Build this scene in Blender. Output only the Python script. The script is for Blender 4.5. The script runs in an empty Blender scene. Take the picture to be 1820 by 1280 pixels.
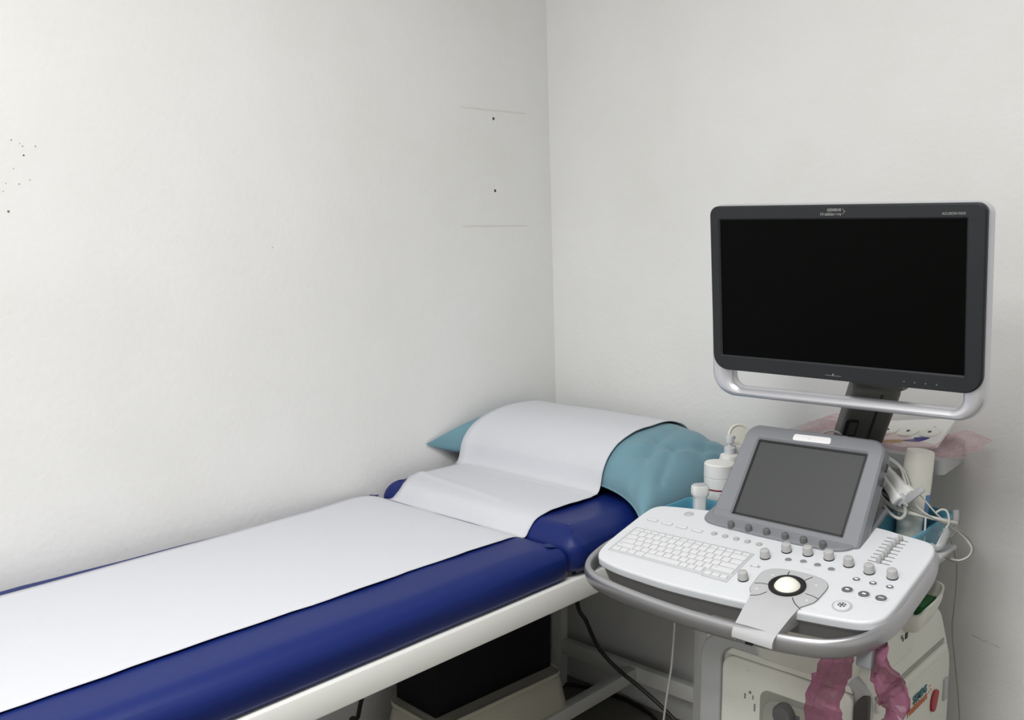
import bpy, bmesh, math, random
from mathutils import Vector, Matrix, noise
random.seed(7)
PI = math.pi
sc = bpy.context.scene
COL = sc.collection

# ------------------------------------------------------------------ camera
F_PX = 1703.0
PITCH = math.atan(227 / F_PX)
YAW = math.atan(1570 / math.hypot(F_PX, 227))          # angle of the bed's long axis right of the view axis
CAM = Vector((-2.270, -1.883, 1.43))
fh = Vector((math.cos(YAW), math.sin(YAW), 0))
RIGHT = Vector((math.sin(YAW), -math.cos(YAW), 0))
FWD = fh * math.cos(PITCH) - Vector((0, 0, 1)) * math.sin(PITCH)
UP = fh * math.sin(PITCH) + Vector((0, 0, 1)) * math.cos(PITCH)
cd = bpy.data.cameras.new('camera')
cd.sensor_width = 36.0
cd.lens = 36.0 * F_PX / 1820.0
cd.clip_start = 0.05
cam = bpy.data.objects.new('camera', cd)
cam.matrix_world = Matrix((( RIGHT.x, UP.x, -FWD.x, CAM.x), (RIGHT.y, UP.y, -FWD.y, CAM.y), (RIGHT.z, UP.z, -FWD.z, CAM.z), (0, 0, 0, 1)))
COL.objects.link(cam)
sc.camera = cam

# ------------------------------------------------------------------ world, lights, exposure
w = bpy.data.worlds.new('world'); sc.world = w; w.use_nodes = True
w.node_tree.nodes['Background'].inputs[0].default_value = (0.9, 0.95, 1.0, 1)
w.node_tree.nodes['Background'].inputs[1].default_value = 0.05
sc.view_settings.view_transform = 'Standard'
sc.view_settings.look = 'None'
sc.view_settings.gamma = 1.0
sc.view_settings.exposure = 0.66

def area_light(name, loc, sx, sy, power, col, rot=(0, 0, 0)):
    l = bpy.data.lights.new(name, 'AREA'); l.shape = 'RECTANGLE'; l.size = sx; l.size_y = sy
    l.energy = power; l.color = col
    o = bpy.data.objects.new(name, l); o.location = loc; o.rotation_euler = rot; COL.objects.link(o)
    return o
area_light('ceiling_light', (-1.75, -1.35, 2.62), 1.2, 0.6, 20, (1.0, 0.99, 0.975))
area_light('ceiling_light', (-3.20, -1.35, 2.62), 1.2, 0.6, 29, (1.0, 0.99, 0.975))

# ------------------------------------------------------------------ helpers
WM = {}                                                  # object -> world matrix
def at(u, v, x=None, y=None, z=None):                    # point of the place seen at (u, v) on an upright or level plane
    d = FWD + RIGHT * ((u - 910) / F_PX) - UP * ((v - 640) / F_PX)
    if x is not None: k = (x - CAM.x) / d.x
    elif y is not None: k = (y - CAM.y) / d.y
    else: k = (z - CAM.z) / d.z
    return CAM + d * k

def mat(name, col, rough=0.5, metal=0.0, var=0.04, scale=30.0, bump=0.0, bscale=200.0, spec=0.5, trans=0.0, alpha=1.0, coat=0.0, sheen=0.0):
    m = bpy.data.materials.new(name); m.use_nodes = True
    nt = m.node_tree; n = nt.nodes; b = n['Principled BSDF']
    tc = n.new('ShaderNodeTexCoord'); tx = n.new('ShaderNodeTexNoise')
    tx.inputs['Scale'].default_value = scale; tx.inputs['Detail'].default_value = 4
    nt.links.new(tc.outputs['Object'], tx.inputs['Vector'])
    mx = n.new('ShaderNodeMix'); mx.data_type = 'RGBA'
    c = tuple(col)
    mx.inputs['A'].default_value = tuple(max(0, v * (1 - var)) for v in c) + (1,)
    mx.inputs['B'].default_value = tuple(min(1, v * (1 + var)) for v in c) + (1,)
    nt.links.new(tx.outputs['Fac'], mx.inputs['Factor'])
    nt.links.new(mx.outputs['Result'], b.inputs['Base Color'])
    b.inputs['Roughness'].default_value = rough; b.inputs['Metallic'].default_value = metal
    b.inputs['Specular IOR Level'].default_value = spec
    b.inputs['Transmission Weight'].default_value = trans
    b.inputs['Alpha'].default_value = alpha
    b.inputs['Coat Weight'].default_value = coat
    b.inputs['Sheen Weight'].default_value = sheen
    if bump:
        t2 = n.new('ShaderNodeTexNoise'); t2.inputs['Scale'].default_value = bscale; t2.inputs['Detail'].default_value = 3
        nt.links.new(tc.outputs['Object'], t2.inputs['Vector'])
        bp = n.new('ShaderNodeBump'); bp.inputs['Strength'].default_value = bump; bp.inputs['Distance'].default_value = 0.002
        nt.links.new(t2.outputs['Fac'], bp.inputs['Height']); nt.links.new(bp.outputs['Normal'], b.inputs['Normal'])
    return m

def srgb(r, g, b):
    f = lambda c: (c / 255 / 12.92) if c / 255 <= 0.04045 else ((c / 255 + 0.055) / 1.055) ** 2.4
    return (f(r), f(g), f(b))

M = dict(
    vinyl=mat('navy_vinyl', (0.004, 0.015, 0.125), 0.46, spec=0.32, var=0.06, scale=12, bump=0.05, bscale=500),
    paper=mat('couch_paper', (0.61, 0.62, 0.66), 0.9, var=0.015, scale=25, bump=0.10, bscale=260, spec=0.2),
    teal=mat('teal_cotton', (0.150, 0.285, 0.345), 0.85, var=0.08, scale=9, bump=0.12, bscale=420, spec=0.15, sheen=0.2),
    white_metal=mat('white_painted_metal', (0.82, 0.825, 0.795), 0.45, var=0.02),
    white=mat('white_plastic', (0.65, 0.67, 0.70), 0.38, var=0.01),
    key=mat('key_plastic', (0.65, 0.66, 0.675), 0.5, var=0.01),
    cream=mat('cream_plastic', (0.77, 0.775, 0.705), 0.5, var=0.035, scale=14, bump=0.05),
    grey=mat('light_grey_plastic', (0.46, 0.47, 0.48), 0.45, var=0.03, bump=0.08, bscale=900),
    midgrey=mat('mid_grey_plastic', (0.27, 0.28, 0.30), 0.5, var=0.04, bump=0.1, bscale=900),
    bezelgrey=mat('blue_grey_plastic', (0.205, 0.215, 0.235), 0.5, var=0.04, bump=0.1, bscale=900),
    knob=mat('grey_knob_plastic', (0.44, 0.44, 0.44), 0.5, var=0.03),
    dknob=mat('dark_grey_knob_plastic', (0.12, 0.12, 0.125), 0.55, var=0.05),
    under=mat('under_panel_grey', (0.20, 0.20, 0.205), 0.55, var=0.04),
    dark=mat('charcoal_plastic', (0.016, 0.018, 0.021), 0.5, spec=0.35, var=0.08, scale=60, bump=0.06, bscale=900),
    armdark=mat('dark_grey_arm_plastic', (0.085, 0.085, 0.078), 0.55, var=0.06),
    black=mat('black_plastic', (0.006, 0.006, 0.007), 0.5),
    boxblack=mat('black_box_board', (0.006, 0.006, 0.008), 0.75, spec=0.25),
    screen=mat('black_screen_glass', (0.0015, 0.0015, 0.0015), 0.35, spec=0.05, var=0.1),
    touch=mat('grey_screen_film', (0.058, 0.060, 0.062), 0.5, var=0.06, scale=300, spec=0.4),
    silver=mat('silver_paint', (0.66, 0.66, 0.70), 0.33, metal=0.65, var=0.015),
    steel=mat('satin_silver_tube', (0.44, 0.44, 0.46), 0.33, metal=0.80, var=0.03),
    ink=mat('grey_ink', (0.22, 0.22, 0.22), 0.6),
    palewhite=mat('pale_print', (0.86, 0.86, 0.86), 0.6),
    line=mat('dark_line', (0.03, 0.03, 0.03), 0.7),
    softline=mat('soft_grey_line', (0.40, 0.41, 0.42), 0.7),
    blue=mat('blue_basket_plastic', (0.09, 0.30, 0.42), 0.4, var=0.04),
    bottle=mat('ivory_bottle_plastic', (0.86, 0.85, 0.77), 0.45, var=0.03, scale=20),
    wbottle=mat('white_bottle_plastic', (0.83, 0.83, 0.81), 0.4, var=0.015),
    labelblue=mat('label_blue', (0.10, 0.24, 0.47), 0.5),
    labelred=mat('label_maroon', (0.25, 0.03, 0.05), 0.5),
    cable=mat('pale_grey_cable', (0.66, 0.66, 0.62), 0.5),
    gcable=mat('grey_cable', (0.30, 0.30, 0.27), 0.5),
    bcable=mat('black_rubber_cable', (0.010, 0.010, 0.010), 0.5),
    red=mat('red_plastic', (0.36, 0.010, 0.014), 0.45),
    green=mat('green_card', (0.015, 0.12, 0.03), 0.6),
    orange=mat('orange_print', (0.62, 0.17, 0.05), 0.6),
    tealprint=mat('teal_print', (0.01, 0.14, 0.17), 0.6),
    card=mat('white_card', (0.83, 0.82, 0.80), 0.6, var=0.015),
    pad=mat('cream_foam', (0.83, 0.82, 0.77), 0.8, var=0.02),
    ochre=mat('ochre_print', (0.55, 0.42, 0.17), 0.7),
    navy=mat('navy_print', (0.015, 0.02, 0.22), 0.5),
    stool=mat('beige_plastic', (0.62, 0.60, 0.49), 0.5, var=0.03),
    floor=mat('floor_vinyl', (0.20, 0.19, 0.165), 0.6, var=0.12, scale=6),
    wood=mat('ceiling_paint', (0.80, 0.80, 0.78), 0.9, var=0.01),
)

def film(name, col, mixf, var=0.25, scale=22.0):
    m = bpy.data.materials.new(name); m.use_nodes = True
    nt = m.node_tree; n = nt.nodes; b = n['Principled BSDF']
    tc = n.new('ShaderNodeTexCoord'); tx = n.new('ShaderNodeTexNoise'); tx.inputs['Scale'].default_value = scale; tx.inputs['Detail'].default_value = 6
    nt.links.new(tc.outputs['Object'], tx.inputs['Vector'])
    b.inputs['Base Color'].default_value = col + (1,); b.inputs['Roughness'].default_value = 0.3
    tr = n.new('ShaderNodeBsdfTransparent'); tr.inputs[0].default_value = tuple(0.6 + 0.4 * c for c in col) + (1,)
    tl = n.new('ShaderNodeBsdfTranslucent'); tl.inputs[0].default_value = col + (1,)
    m1 = n.new('ShaderNodeMixShader'); m1.inputs[0].default_value = 0.35
    nt.links.new(b.outputs[0], m1.inputs[1]); nt.links.new(tl.outputs[0], m1.inputs[2])
    mr = n.new('ShaderNodeMapRange'); mr.inputs[1].default_value = 0.3; mr.inputs[2].default_value = 0.7
    mr.inputs[3].default_value = max(0, mixf - var); mr.inputs[4].default_value = min(1, mixf + var)
    nt.links.new(tx.outputs['Fac'], mr.inputs[0])
    m2 = n.new('ShaderNodeMixShader'); nt.links.new(mr.outputs[0], m2.inputs[0])
    nt.links.new(tr.outputs[0], m2.inputs[1]); nt.links.new(m1.outputs[0], m2.inputs[2])
    nt.links.new(m2.outputs[0], n['Material Output'].inputs[0])
    return m
M['pinkfilm'] = film('pink_plastic_film', (0.95, 0.78, 0.81), 0.20, 0.15)
M['clearfilm'] = film('clear_plastic_film', (0.85, 0.80, 0.81), 0.15, 0.12)
M['mauvefilm'] = film('mauve_plastic_film', (0.40, 0.15, 0.25), 0.50, 0.22, 34)

def wall_material():
    m = bpy.data.materials.new('painted_wall'); m.use_nodes = True
    nt = m.node_tree; n = nt.nodes; b = n['Principled BSDF']
    tc = n.new('ShaderNodeTexCoord')
    big = n.new('ShaderNodeTexNoise'); big.inputs['Scale'].default_value = 1.7; big.inputs['Detail'].default_value = 5; big.inputs['Roughness'].default_value = 0.6
    nt.links.new(tc.outputs['Object'], big.inputs['Vector'])
    r = n.new('ShaderNodeValToRGB'); e = r.color_ramp.elements
    e[0].position = 0.28; e[0].color = (0.740, 0.740, 0.720, 1); e[1].position = 0.62; e[1].color = (0.795, 0.796, 0.792, 1)
    nt.links.new(big.outputs['Fac'], r.inputs['Fac']); nt.links.new(r.outputs['Color'], b.inputs['Base Color'])
    b.inputs['Roughness'].default_value = 0.75; b.inputs['Specular IOR Level'].default_value = 0.25
    f = n.new('ShaderNodeTexNoise'); f.inputs['Scale'].default_value = 70; f.inputs['Detail'].default_value = 5
    nt.links.new(tc.outputs['Object'], f.inputs['Vector'])
    bp = n.new('ShaderNodeBump'); bp.inputs['Strength'].default_value = 0.22; bp.inputs['Distance'].default_value = 0.004
    nt.links.new(f.outputs['Fac'], bp.inputs['Height']); nt.links.new(bp.outputs['Normal'], b.inputs['Normal'])
    return m
M['wall'] = wall_material()

def empty(name, loc, label=None, cat=None, group=None):
    o = bpy.data.objects.new(name, None); COL.objects.link(o); o.location = loc; o.empty_display_size = 0.05
    WM[o] = Matrix.Translation(Vector(loc))
    if label: tag(o, label, cat, group)
    return o
def tag(o, label, cat=None, group=None):
    o['label'] = label
    if cat: o['category'] = cat
    if group: o['group'] = group
    return o
def mesh_of(bm, name, m, smooth=True):
    bmesh.ops.recalc_face_normals(bm, faces=bm.faces)
    me = bpy.data.meshes.new(name); bm.to_mesh(me); bm.free()
    if m: me.materials.append(m)
    if smooth:
        for p in me.polygons: p.use_smooth = True
        try: me.set_sharp_from_angle(angle=math.radians(38))
        except Exception: pass
    return me
def put(me, name, parent=None, mw=None):
    """link a mesh, placed by its world matrix, under a parent"""
    o = bpy.data.objects.new(name, me); COL.objects.link(o)
    mw = mw if mw is not None else Matrix.Identity(4)
    if parent is not None:
        o.parent = parent; o.matrix_basis = WM[parent].inverted() @ mw
    else:
        o.matrix_basis = mw
    WM[o] = mw
    return o
def obj(name, bm, m, parent=None, loc=None, smooth=True):
    """bm is in world coordinates; origin goes to loc (or the parent's origin)"""
    if loc is not None: mw = Matrix.Translation(Vector(loc))
    elif parent is not None: mw = WM[parent].copy()
    else: mw = Matrix.Identity(4)
    bmesh.ops.transform(bm, matrix=mw.inverted(), verts=bm.verts)
    return put(mesh_of(bm, name, m, smooth), name, parent, mw)
def structure(o):
    o['kind'] = 'structure'; return o

def box(bm, lo, hi, r=0.0, seg=3, mtx=None):
    lo, hi = Vector(lo), Vector(hi)
    t = bmesh.new(); bmesh.ops.create_cube(t, size=1)
    s = hi - lo
    bmesh.ops.transform(t, matrix=Matrix.Translation((lo + hi) / 2) @ Matrix.Diagonal((s.x, s.y, s.z, 1)), verts=t.verts)
    if r > 0: bmesh.ops.bevel(t, geom=list(t.edges), offset=r, segments=seg, profile=0.5, affect='EDGES')
    if mtx is not None: bmesh.ops.transform(t, matrix=mtx, verts=t.verts)
    join(bm, t); return bm
def join(bm, t):
    me = bpy.data.meshes.new('tmp'); t.to_mesh(me); t.free(); bm.from_mesh(me); bpy.data.meshes.remove(me)
def B(lo, hi, r=0.0, seg=3, mtx=None): return box(bmesh.new(), lo, hi, r, seg, mtx)
def rpoly(pts, seg=6):
    """polygon with rounded corners: (x, y, radius)"""
    out = []; n = len(pts)
    for i, p in enumerate(pts):
        r = p[2] if len(p) > 2 else 0
        c = Vector(p[:2]); a = Vector(pts[i - 1][:2]); b = Vector(pts[(i + 1) % n][:2])
        if r <= 0: out.append(c); continue
        d1 = (a - c); d2 = (b - c); l1, l2 = d1.length, d2.length; d1 /= l1; d2 /= l2
        ang = d1.angle(d2); t = min(r / math.tan(ang / 2), l1 * 0.49, l2 * 0.49); rr = t * math.tan(ang / 2)
        p1 = c + d1 * t; p2 = c + d2 * t; ce = c + (d1 + d2).normalized() * (rr / math.sin(ang / 2))
        a1 = math.atan2(*(p1 - ce).yx); a2 = math.atan2(*(p2 - ce).yx); da = (a2 - a1 + PI) % (2 * PI) - PI
        for k in range(seg + 1):
            q = a1 + da * k / seg; out.append(ce + Vector((math.cos(q), math.sin(q))) * rr)
    return out
def smooth_closed(pts, n=6):
    """closed Catmull-Rom through 2D points"""
    out = []; N = len(pts); P = [Vector(p) for p in pts]
    for i in range(N):
        a, b, c, d = P[i - 1], P[i], P[(i + 1) % N], P[(i + 2) % N]
        for k in range(n):
            t = k / n
            out.append(0.5 * ((2 * b) + (c - a) * t + (2 * a - 5 * b + 4 * c - d) * t * t + (3 * b - a - 3 * c + d) * t ** 3))
    return out
def smooth_open(pts, n=8):
    P = [Vector(p) for p in pts]; out = []
    for i in range(len(P) - 1):
        b, c = P[i], P[i + 1]
        a = P[i - 1] if i else b * 2 - c; d = P[i + 2] if i + 2 < len(P) else c * 2 - b
        for k in range(n):
            t = k / n
            out.append(0.5 * ((2 * b) + (c - a) * t + (2 * a - 5 * b + 4 * c - d) * t * t + (3 * b - a - 3 * c + d) * t ** 3))
    out.append(P[-1]); return out
def offset_poly(poly, d):
    """inset a polygon (positive d = inwards)"""
    n = len(poly); area = sum(poly[i - 1].x * poly[i].y - poly[i].x * poly[i - 1].y for i in range(n))
    s = 1 if area > 0 else -1; out = []
    for i in range(n):
        e1 = (poly[i] - poly[i - 1]); e2 = (poly[(i + 1) % n] - poly[i])
        n1 = Vector((-e1.y, e1.x)).normalized() if e1.length > 1e-9 else Vector((0, 0))
        n2 = Vector((-e2.y, e2.x)).normalized() if e2.length > 1e-9 else Vector((0, 0))
        v = n1 + n2
        if v.length < 1e-6: v = n1
        v.normalize(); k = max(0.5, v.dot(n1)) if n1.length else 1
        out.append(poly[i] + v * (s * d / k))
    return out
def loft(rings, mtx=None, cap=True, closed=True):
    """rings: lists of 3D points with equal counts"""
    bm = bmesh.new(); V = [[bm.verts.new(p) for p in r] for r in rings]
    n = len(rings[0])
    for a, b in zip(V, V[1:]):
        for i in range(n if closed else n - 1):
            j = (i + 1) % n
            bm.faces.new((a[i], a[j], b[j], b[i]))
    if cap:
        bm.faces.new(V[0]); bm.faces.new(list(reversed(V[-1])))
    if mtx is not None: bmesh.ops.transform(bm, matrix=mtx, verts=bm.verts)
    return bm
def slab(poly, z0, z1, mtx=None, r=0.0, seg=4, bottom_r=0.0):
    """polygon extruded z0..z1 with a rounded top (and bottom) edge"""
    poly = [Vector(p) for p in poly]; prof = []
    if bottom_r:
        for k in range(seg + 1):
            a = PI / 2 * k / seg; prof.append((bottom_r * (1 - math.sin(a)), z0 + bottom_r * (1 - math.cos(a))))
    else: prof.append((0, z0))
    if r:
        for k in range(seg + 1):
            a = PI / 2 * k / seg; prof.append((r * (1 - math.cos(a)), z1 - r * (1 - math.sin(a))))
    else: prof.append((0, z1))
    return loft([[(*q, z) for q in offset_poly(poly, d)] if d else [(*q, z) for q in poly] for d, z in prof], mtx)
def ringslab(outer, inner, z0, z1, mtx=None, r=0.0):
    """frame between two outlines with equal point counts"""
    o2 = offset_poly(outer, r) if r else outer; i2 = offset_poly(inner, -r) if r else inner
    R = [[(*p, z0) for p in inner], [(*p, z0) for p in outer], [(*p, z1 - r) for p in outer], [(*p, z1) for p in o2],
         [(*p, z1) for p in i2], [(*p, z1 - r) for p in inner], [(*p, z0) for p in inner]]
    bm = loft(R, mtx, cap=False); bmesh.ops.remove_doubles(bm, verts=bm.verts, dist=1e-6); return bm
def tube(path, r, seg=10, cap=True, flat=None, up=None):
    """tube along 3D points; r number or list; flat=(ru, rv) with 'up' for an elliptical bar"""
    P = [Vector(p) for p in path]; n = len(P); rings = []
    t0 = (P[1] - P[0]).normalized()
    nrm = up.copy() if up is not None else t0.orthogonal().normalized()
    for i in range(n):
        t = (P[min(i + 1, n - 1)] - P[max(i - 1, 0)]).normalized()
        if up is not None: nv = (up - t * up.dot(t)).normalized()
        else:
            nv = nrm - t * nrm.dot(t); nv = nv.normalized() if nv.length > 1e-6 else t.orthogonal().normalized(); nrm = nv
        bv = t.cross(nv); rr = r[i] if isinstance(r, (list, tuple)) else r
        ra, rb = (flat if flat else (rr, rr))
        rings.append([P[i] + bv * (ra * math.cos(2 * PI * k / seg)) + nv * (rb * math.sin(2 * PI * k / seg)) for k in range(seg)])
    return loft(rings, None, cap)
def lathe(prof, seg=32, mtx=None):
    """(radius, z) from bottom to top"""
    rings = [[(max(r, 1e-5) * math.cos(2 * PI * k / seg), max(r, 1e-5) * math.sin(2 * PI * k / seg), z) for k in range(seg)] for r, z in prof]
    return loft(rings, mtx, True)
def frame(origin, ex, ey):
    ex = Vector(ex).normalized(); ey = Vector(ey); ey = (ey - ex * ey.dot(ex)).normalized(); ez = ex.cross(ey); o = Vector(origin)
    return Matrix(((ex.x, ey.x, ez.x, o.x), (ex.y, ey.y, ez.y, o.y), (ex.z, ey.z, ez.z, o.z), (0, 0, 0, 1)))
def T(x, y, z=0): return Matrix.Translation((x, y, z))
def text_mesh(s, size, name, m, bold=0.0, depth=0.0003):
    cu = bpy.data.curves.new('t', 'FONT'); cu.body = s; cu.size = size; cu.extrude = depth; cu.offset = bold
    o = bpy.data.objects.new('t', cu); COL.objects.link(o)
    dg = bpy.context.evaluated_depsgraph_get(); dg.update()
    me = bpy.data.meshes.new_from_object(o.evaluated_get(dg)); bpy.data.objects.remove(o); bpy.data.curves.remove(cu)
    me.name = name; me.materials.clear(); me.materials.append(m)
    return me
def text_width(me): return max(v.co.x for v in me.vertices) - min(v.co.x for v in me.vertices)

# ------------------------------------------------------------------ the room
TILT = 0.0476                                            # the right wall leans a little out of plumb
def wx(z): return 0.037 - TILT * z
bm = bmesh.new()
def quadbox(pts, thick):
    """a wall from four points, thickened away from the room"""
    b = bmesh.new(); vs = [b.verts.new(p) for p in pts]; n = (Vector(pts[1]) - Vector(pts[0])).cross(Vector(pts[3]) - Vector(pts[0])).normalized()
    ws = [b.verts.new(Vector(p) + n * thick) for p in pts]
    b.faces.new(vs); b.faces.new(list(reversed(ws)))
    for i in range(4): b.faces.new((vs[i], ws[i], ws[(i + 1) % 4], vs[(i + 1) % 4]))
    return b
H = 2.7
structure(obj('floor', B((-4.3, -3.7, -0.1), (0.15, 0.1, 0.0)), M['floor'], smooth=False))
structure(obj('ceiling', B((-4.3, -3.7, H), (0.15, 0.1, H + 0.1)), M['wood'], smooth=False))
wl = structure(obj('wall_left', B((-4.3, 0.0, 0.0), (0.15, 0.1, H)), M['wall'], smooth=False))
structure(obj('wall_right', quadbox([(wx(0), 0, 0), (wx(0), -3.7, 0), (wx(H), -3.7, H), (wx(H), 0, H)], -0.1), M['wall'], smooth=False))
structure(obj('wall_back', B((-4.4, -3.7, 0), (-4.3, 0.1, H)), M['wall'], smooth=False))
structure(obj('wall_front', B((-4.3, -3.8, 0), (0.15, -3.7, H)), M['wall'], smooth=False))

# marks on the left wall: two plugged screw holes, the faint outline of a removed plate, specks
wallmark = mat('faint_wall_mark', (0.70, 0.695, 0.665), 0.8)
def disc_on_wall(u, v, r, m, name):
    p = at(u, v, y=0.0)
    o = obj(name, lathe([(r, 0), (r * 0.8, 0.0012)], 14, T(p.x, 0.0, p.z) @ Matrix.Rotation(PI / 2, 4, 'X')), m, wl)
    o['kind'] = 'structure'; return o
for u, v in ((877, 211), (880, 339)): disc_on_wall(u, v, 0.0042, M['line'], 'screw_hole')
specks = bmesh.new()
for u, v, r in ((20, 249, .0013), (42, 276, .0019), (40, 260, .0012), (63, 260, .0012), (35, 255, .0008), (15, 376, .0024), (34, 327, .0012), (53, 320, .0010), (24, 300, .0009), (10, 326, .0008), (6, 340, .0009), (484, 440, .0010)):
    p = at(u, v, y=0.0)
    join(specks, lathe([(r, 0), (r * .7, .0008)], 8, T(p.x, 0, p.z) @ Matrix.Rotation(PI / 2, 4, 'X')))
o = obj('wall_specks', specks, mat('brown_specks', (0.18, 0.14, 0.11), 0.8), wl); o['kind'] = 'structure'
lines = bmesh.new()
def wall_line(u0, v0, u1, v1, t):
    a, b = at(u0, v0, y=0), at(u1, v1, y=0); d = (b - a).normalized(); n = Vector((-d.z, 0, d.x)) * t
    vs = [lines.verts.new(Vector((q.x, -0.0006, q.z))) for q in (a - n, b - n, b + n, a + n)]; lines.faces.new(vs)
wall_line(818, 190, 935, 202, .0014); wall_line(822, 402, 937, 401, .0014)
o = obj('mounting_outline', lines, wallmark, wl, smooth=False); o['kind'] = 'structure'

wr_ = bpy.data.objects['wall_right']
for u0, v0, u1, v1 in ((1728, 1128, 1746, 1136), (1746, 1138, 1758, 1140), (1762, 1142, 1778, 1151)):
    a = at(u0, v0, x=wx(.42)); b_ = at(u1, v1, x=wx(.42)); k = bmesh.new()
    dd = (b_ - a).length
    box(k, (0, -.0012, -.0004), (dd, .0012, .0004), 0, 1, frame(a + Vector((TILT * (a.z - .42) * -1, 0, 0)), b_ - a, Vector((0, 0, 1))))
    o = obj('scuff_line', k, mat('faint_blue_scuff', (0.55, 0.56, 0.60), 0.8), wr_, smooth=False); o['kind'] = 'structure'

# ------------------------------------------------------------------ examination couch
XF, XJ, XH = -1.97, -0.738, -0.022                        # foot end, cushion joint, head end
couch = empty('examination_couch', (-1.0, -0.32, 0), 'navy blue vinyl examination couch on a white metal frame along the left wall', 'couch')
def cushion(x0, x1, y0, y1, z0, z1, r, bulge, nx, ny, vr=0.02, wr=0.0, seed=0):
    """padded cushion: rounded box with bulging sides and a soft crown"""
    bm = bmesh.new(); bmesh.ops.create_cube(bm, size=1)
    c = Vector(((x0 + x1) / 2, (y0 + y1) / 2, (z0 + z1) / 2)); s = Vector((x1 - x0, y1 - y0, z1 - z0))
    bmesh.ops.transform(bm, matrix=Matrix.Translation(c) @ Matrix.Diagonal((s.x, s.y, s.z, 1)), verts=bm.verts)
    top = [e for e in bm.edges if all(v.co.z > c.z for v in e.verts)]
    bmesh.ops.bevel(bm, geom=[e for e in bm.edges if abs(e.verts[0].co.z - e.verts[1].co.z) > s.z * .5], offset=vr, segments=4, profile=0.5, affect='EDGES')
    top = [e for e in bm.edges if all(v.co.z > c.z for v in e.verts)]
    bmesh.ops.bevel(bm, geom=top, offset=r, segments=7, profile=0.5, affect='EDGES')
    bmesh.ops.bevel(bm, geom=[e for e in bm.edges if all(v.co.z < z0 + 1e-4 for v in e.verts)], offset=0.012, segments=3, profile=0.5, affect='EDGES')
    for ax, cnt, a, b in ((0, nx, x0, x1), (1, ny, y0, y1), (2, 6, z0, z1)):
        for k in range(1, cnt):
            co = [0, 0, 0]; co[ax] = a + (b - a) * k / cnt; no = [0, 0, 0]; no[ax] = 1
            bmesh.ops.bisect_plane(bm, geom=list(bm.verts) + list(bm.edges) + list(bm.faces), plane_co=co, plane_no=no)
    bmesh.ops.triangulate(bm, faces=[f for f in bm.faces if len(f.verts) > 4])
    for v in bm.verts:
        p = v.co; h = (p.z - z0) / s.z
        side = math.sin(PI * min(1, max(0, h)))
        if p.y < c.y: p.y -= bulge * side * max(0, (c.y - p.y) / (s.y / 2)) ** 6
        fx = (p.x - c.x) / (s.x / 2)
        p.x += bulge * 0.5 * side * math.copysign(abs(fx) ** 14, fx)
        if wr:
            nv = noise.noise(Vector((p.x * 9 + seed, p.y * 9, p.z * 12)))
            p.z += wr * nv * max(0, h); p.y += wr * 0.8 * noise.noise(Vector((p.x * 14, p.y * 5 + seed, p.z * 22)))
    return bm
obj('main_cushion', cushion(XF, XJ, -0.638, -0.008, 0.689, 0.770, 0.034, 0.010, 24, 12, vr=0.012, wr=0.0025), M['vinyl'], couch)
hc = cushion(XJ + 0.014, XH, -0.643, -0.010, 0.699, 0.796, 0.044, 0.018, 22, 20, vr=0.03, wr=0.004, seed=3)
def crease(bm, a, b, depth, wid):
    a, b = Vector(a), Vector(b); d = b - a
    for v in bm.verts:
        t = (v.co - a).dot(d) / d.length_squared
        if -0.05 < t < 1.05:
            q = a + d * t; dist = (v.co - q).length
            if dist < wid * 3: v.co.y += depth * math.exp(-(dist / wid) ** 2)
crease(hc, (-0.70, -0.63, 0.775), (-0.60, -0.665, 0.735), 0.010, 0.016)
crease(hc, (-0.66, -0.60, 0.795), (-0.63, -0.66, 0.70), 0.007, 0.013)
obj('head_cushion', hc, M['vinyl'], couch)
# piping round the end of the main cushion
fr = bmesh.new()
box(fr, (XF, -0.649, 0.637), (XH, -0.622, 0.689), 0.003, 2)
box(fr, (XF, -0.048, 0.637), (XH, -0.020, 0.689), 0.003, 2)
for xx in (XF, -1.35, XJ - 0.03, XH - 0.03): box(fr, (xx, -0.625, 0.645), (xx + 0.03, -0.045, 0.687), 0.002, 2)
obj('frame_rail', fr, M['white_metal'], couch)
for (lx, ly) in ((-0.055, -0.068), (-0.055, -0.585), (XF + 0.03, -0.068), (XF + 0.03, -0.585)):
    lb = B((lx, ly, 0.006), (lx + 0.032, ly + 0.04, 0.645), 0.003, 2); obj('leg', lb, M['white_metal'], couch)
for xx in (-0.052, XF + 0.033):
    obj('cross_bar', B((xx, -0.548, 0.118), (xx + 0.026, -0.066, 0.164), 0.003, 2), M['white_metal'], couch)
obj('stretcher', B((XF + 0.05, -0.352, 0.120), (-0.05, -0.322, 0.160), 0.003, 2), M['white_metal'], couch)

# pillow --------------------------------------------------------------
PX0, PX1, PY0, PY1 = -0.45, -0.05, -0.012, -0.70
def pillow_pt(a, b, top):
    cx, cy = (PX0 + PX1) / 2, (PY0 + PY1) / 2; hx, hy = (PX1 - PX0) / 2, (PY0 - PY1) / 2
    pinch = 1 + 0.115 * abs(b) ** 5                       # corners stick out, the middle of the long edge draws in
    x = -0.250 + 0.198 * a * (1 + (0.56 * abs(b) ** (16 if b > 0 else 3.5) if a < 0 else 0))
    y = cy + hy * b * (1 + 0.02 * abs(a) ** 4)
    full = max(0.0, (1 - abs(a) ** 2.6)) ** 0.50 * max(0.0, (1 - abs(b) ** (26 if b > 0 else 4.5))) ** 0.50
    zc = 0.838 + (0.038 * b ** 8 if b > 0 else -0.030 * abs(b) ** 3) + 0.012 * a
    zt = 0.936 + 0.006 * a - 0.030 * max(0, -b - .45)
    bot = 0.799 - 0.02 * max(0, -b - .8)
    z = zc + (zt - zc) * full if top else zc - (zc - bot) * full
    return Vector((x, y, z))
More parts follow.
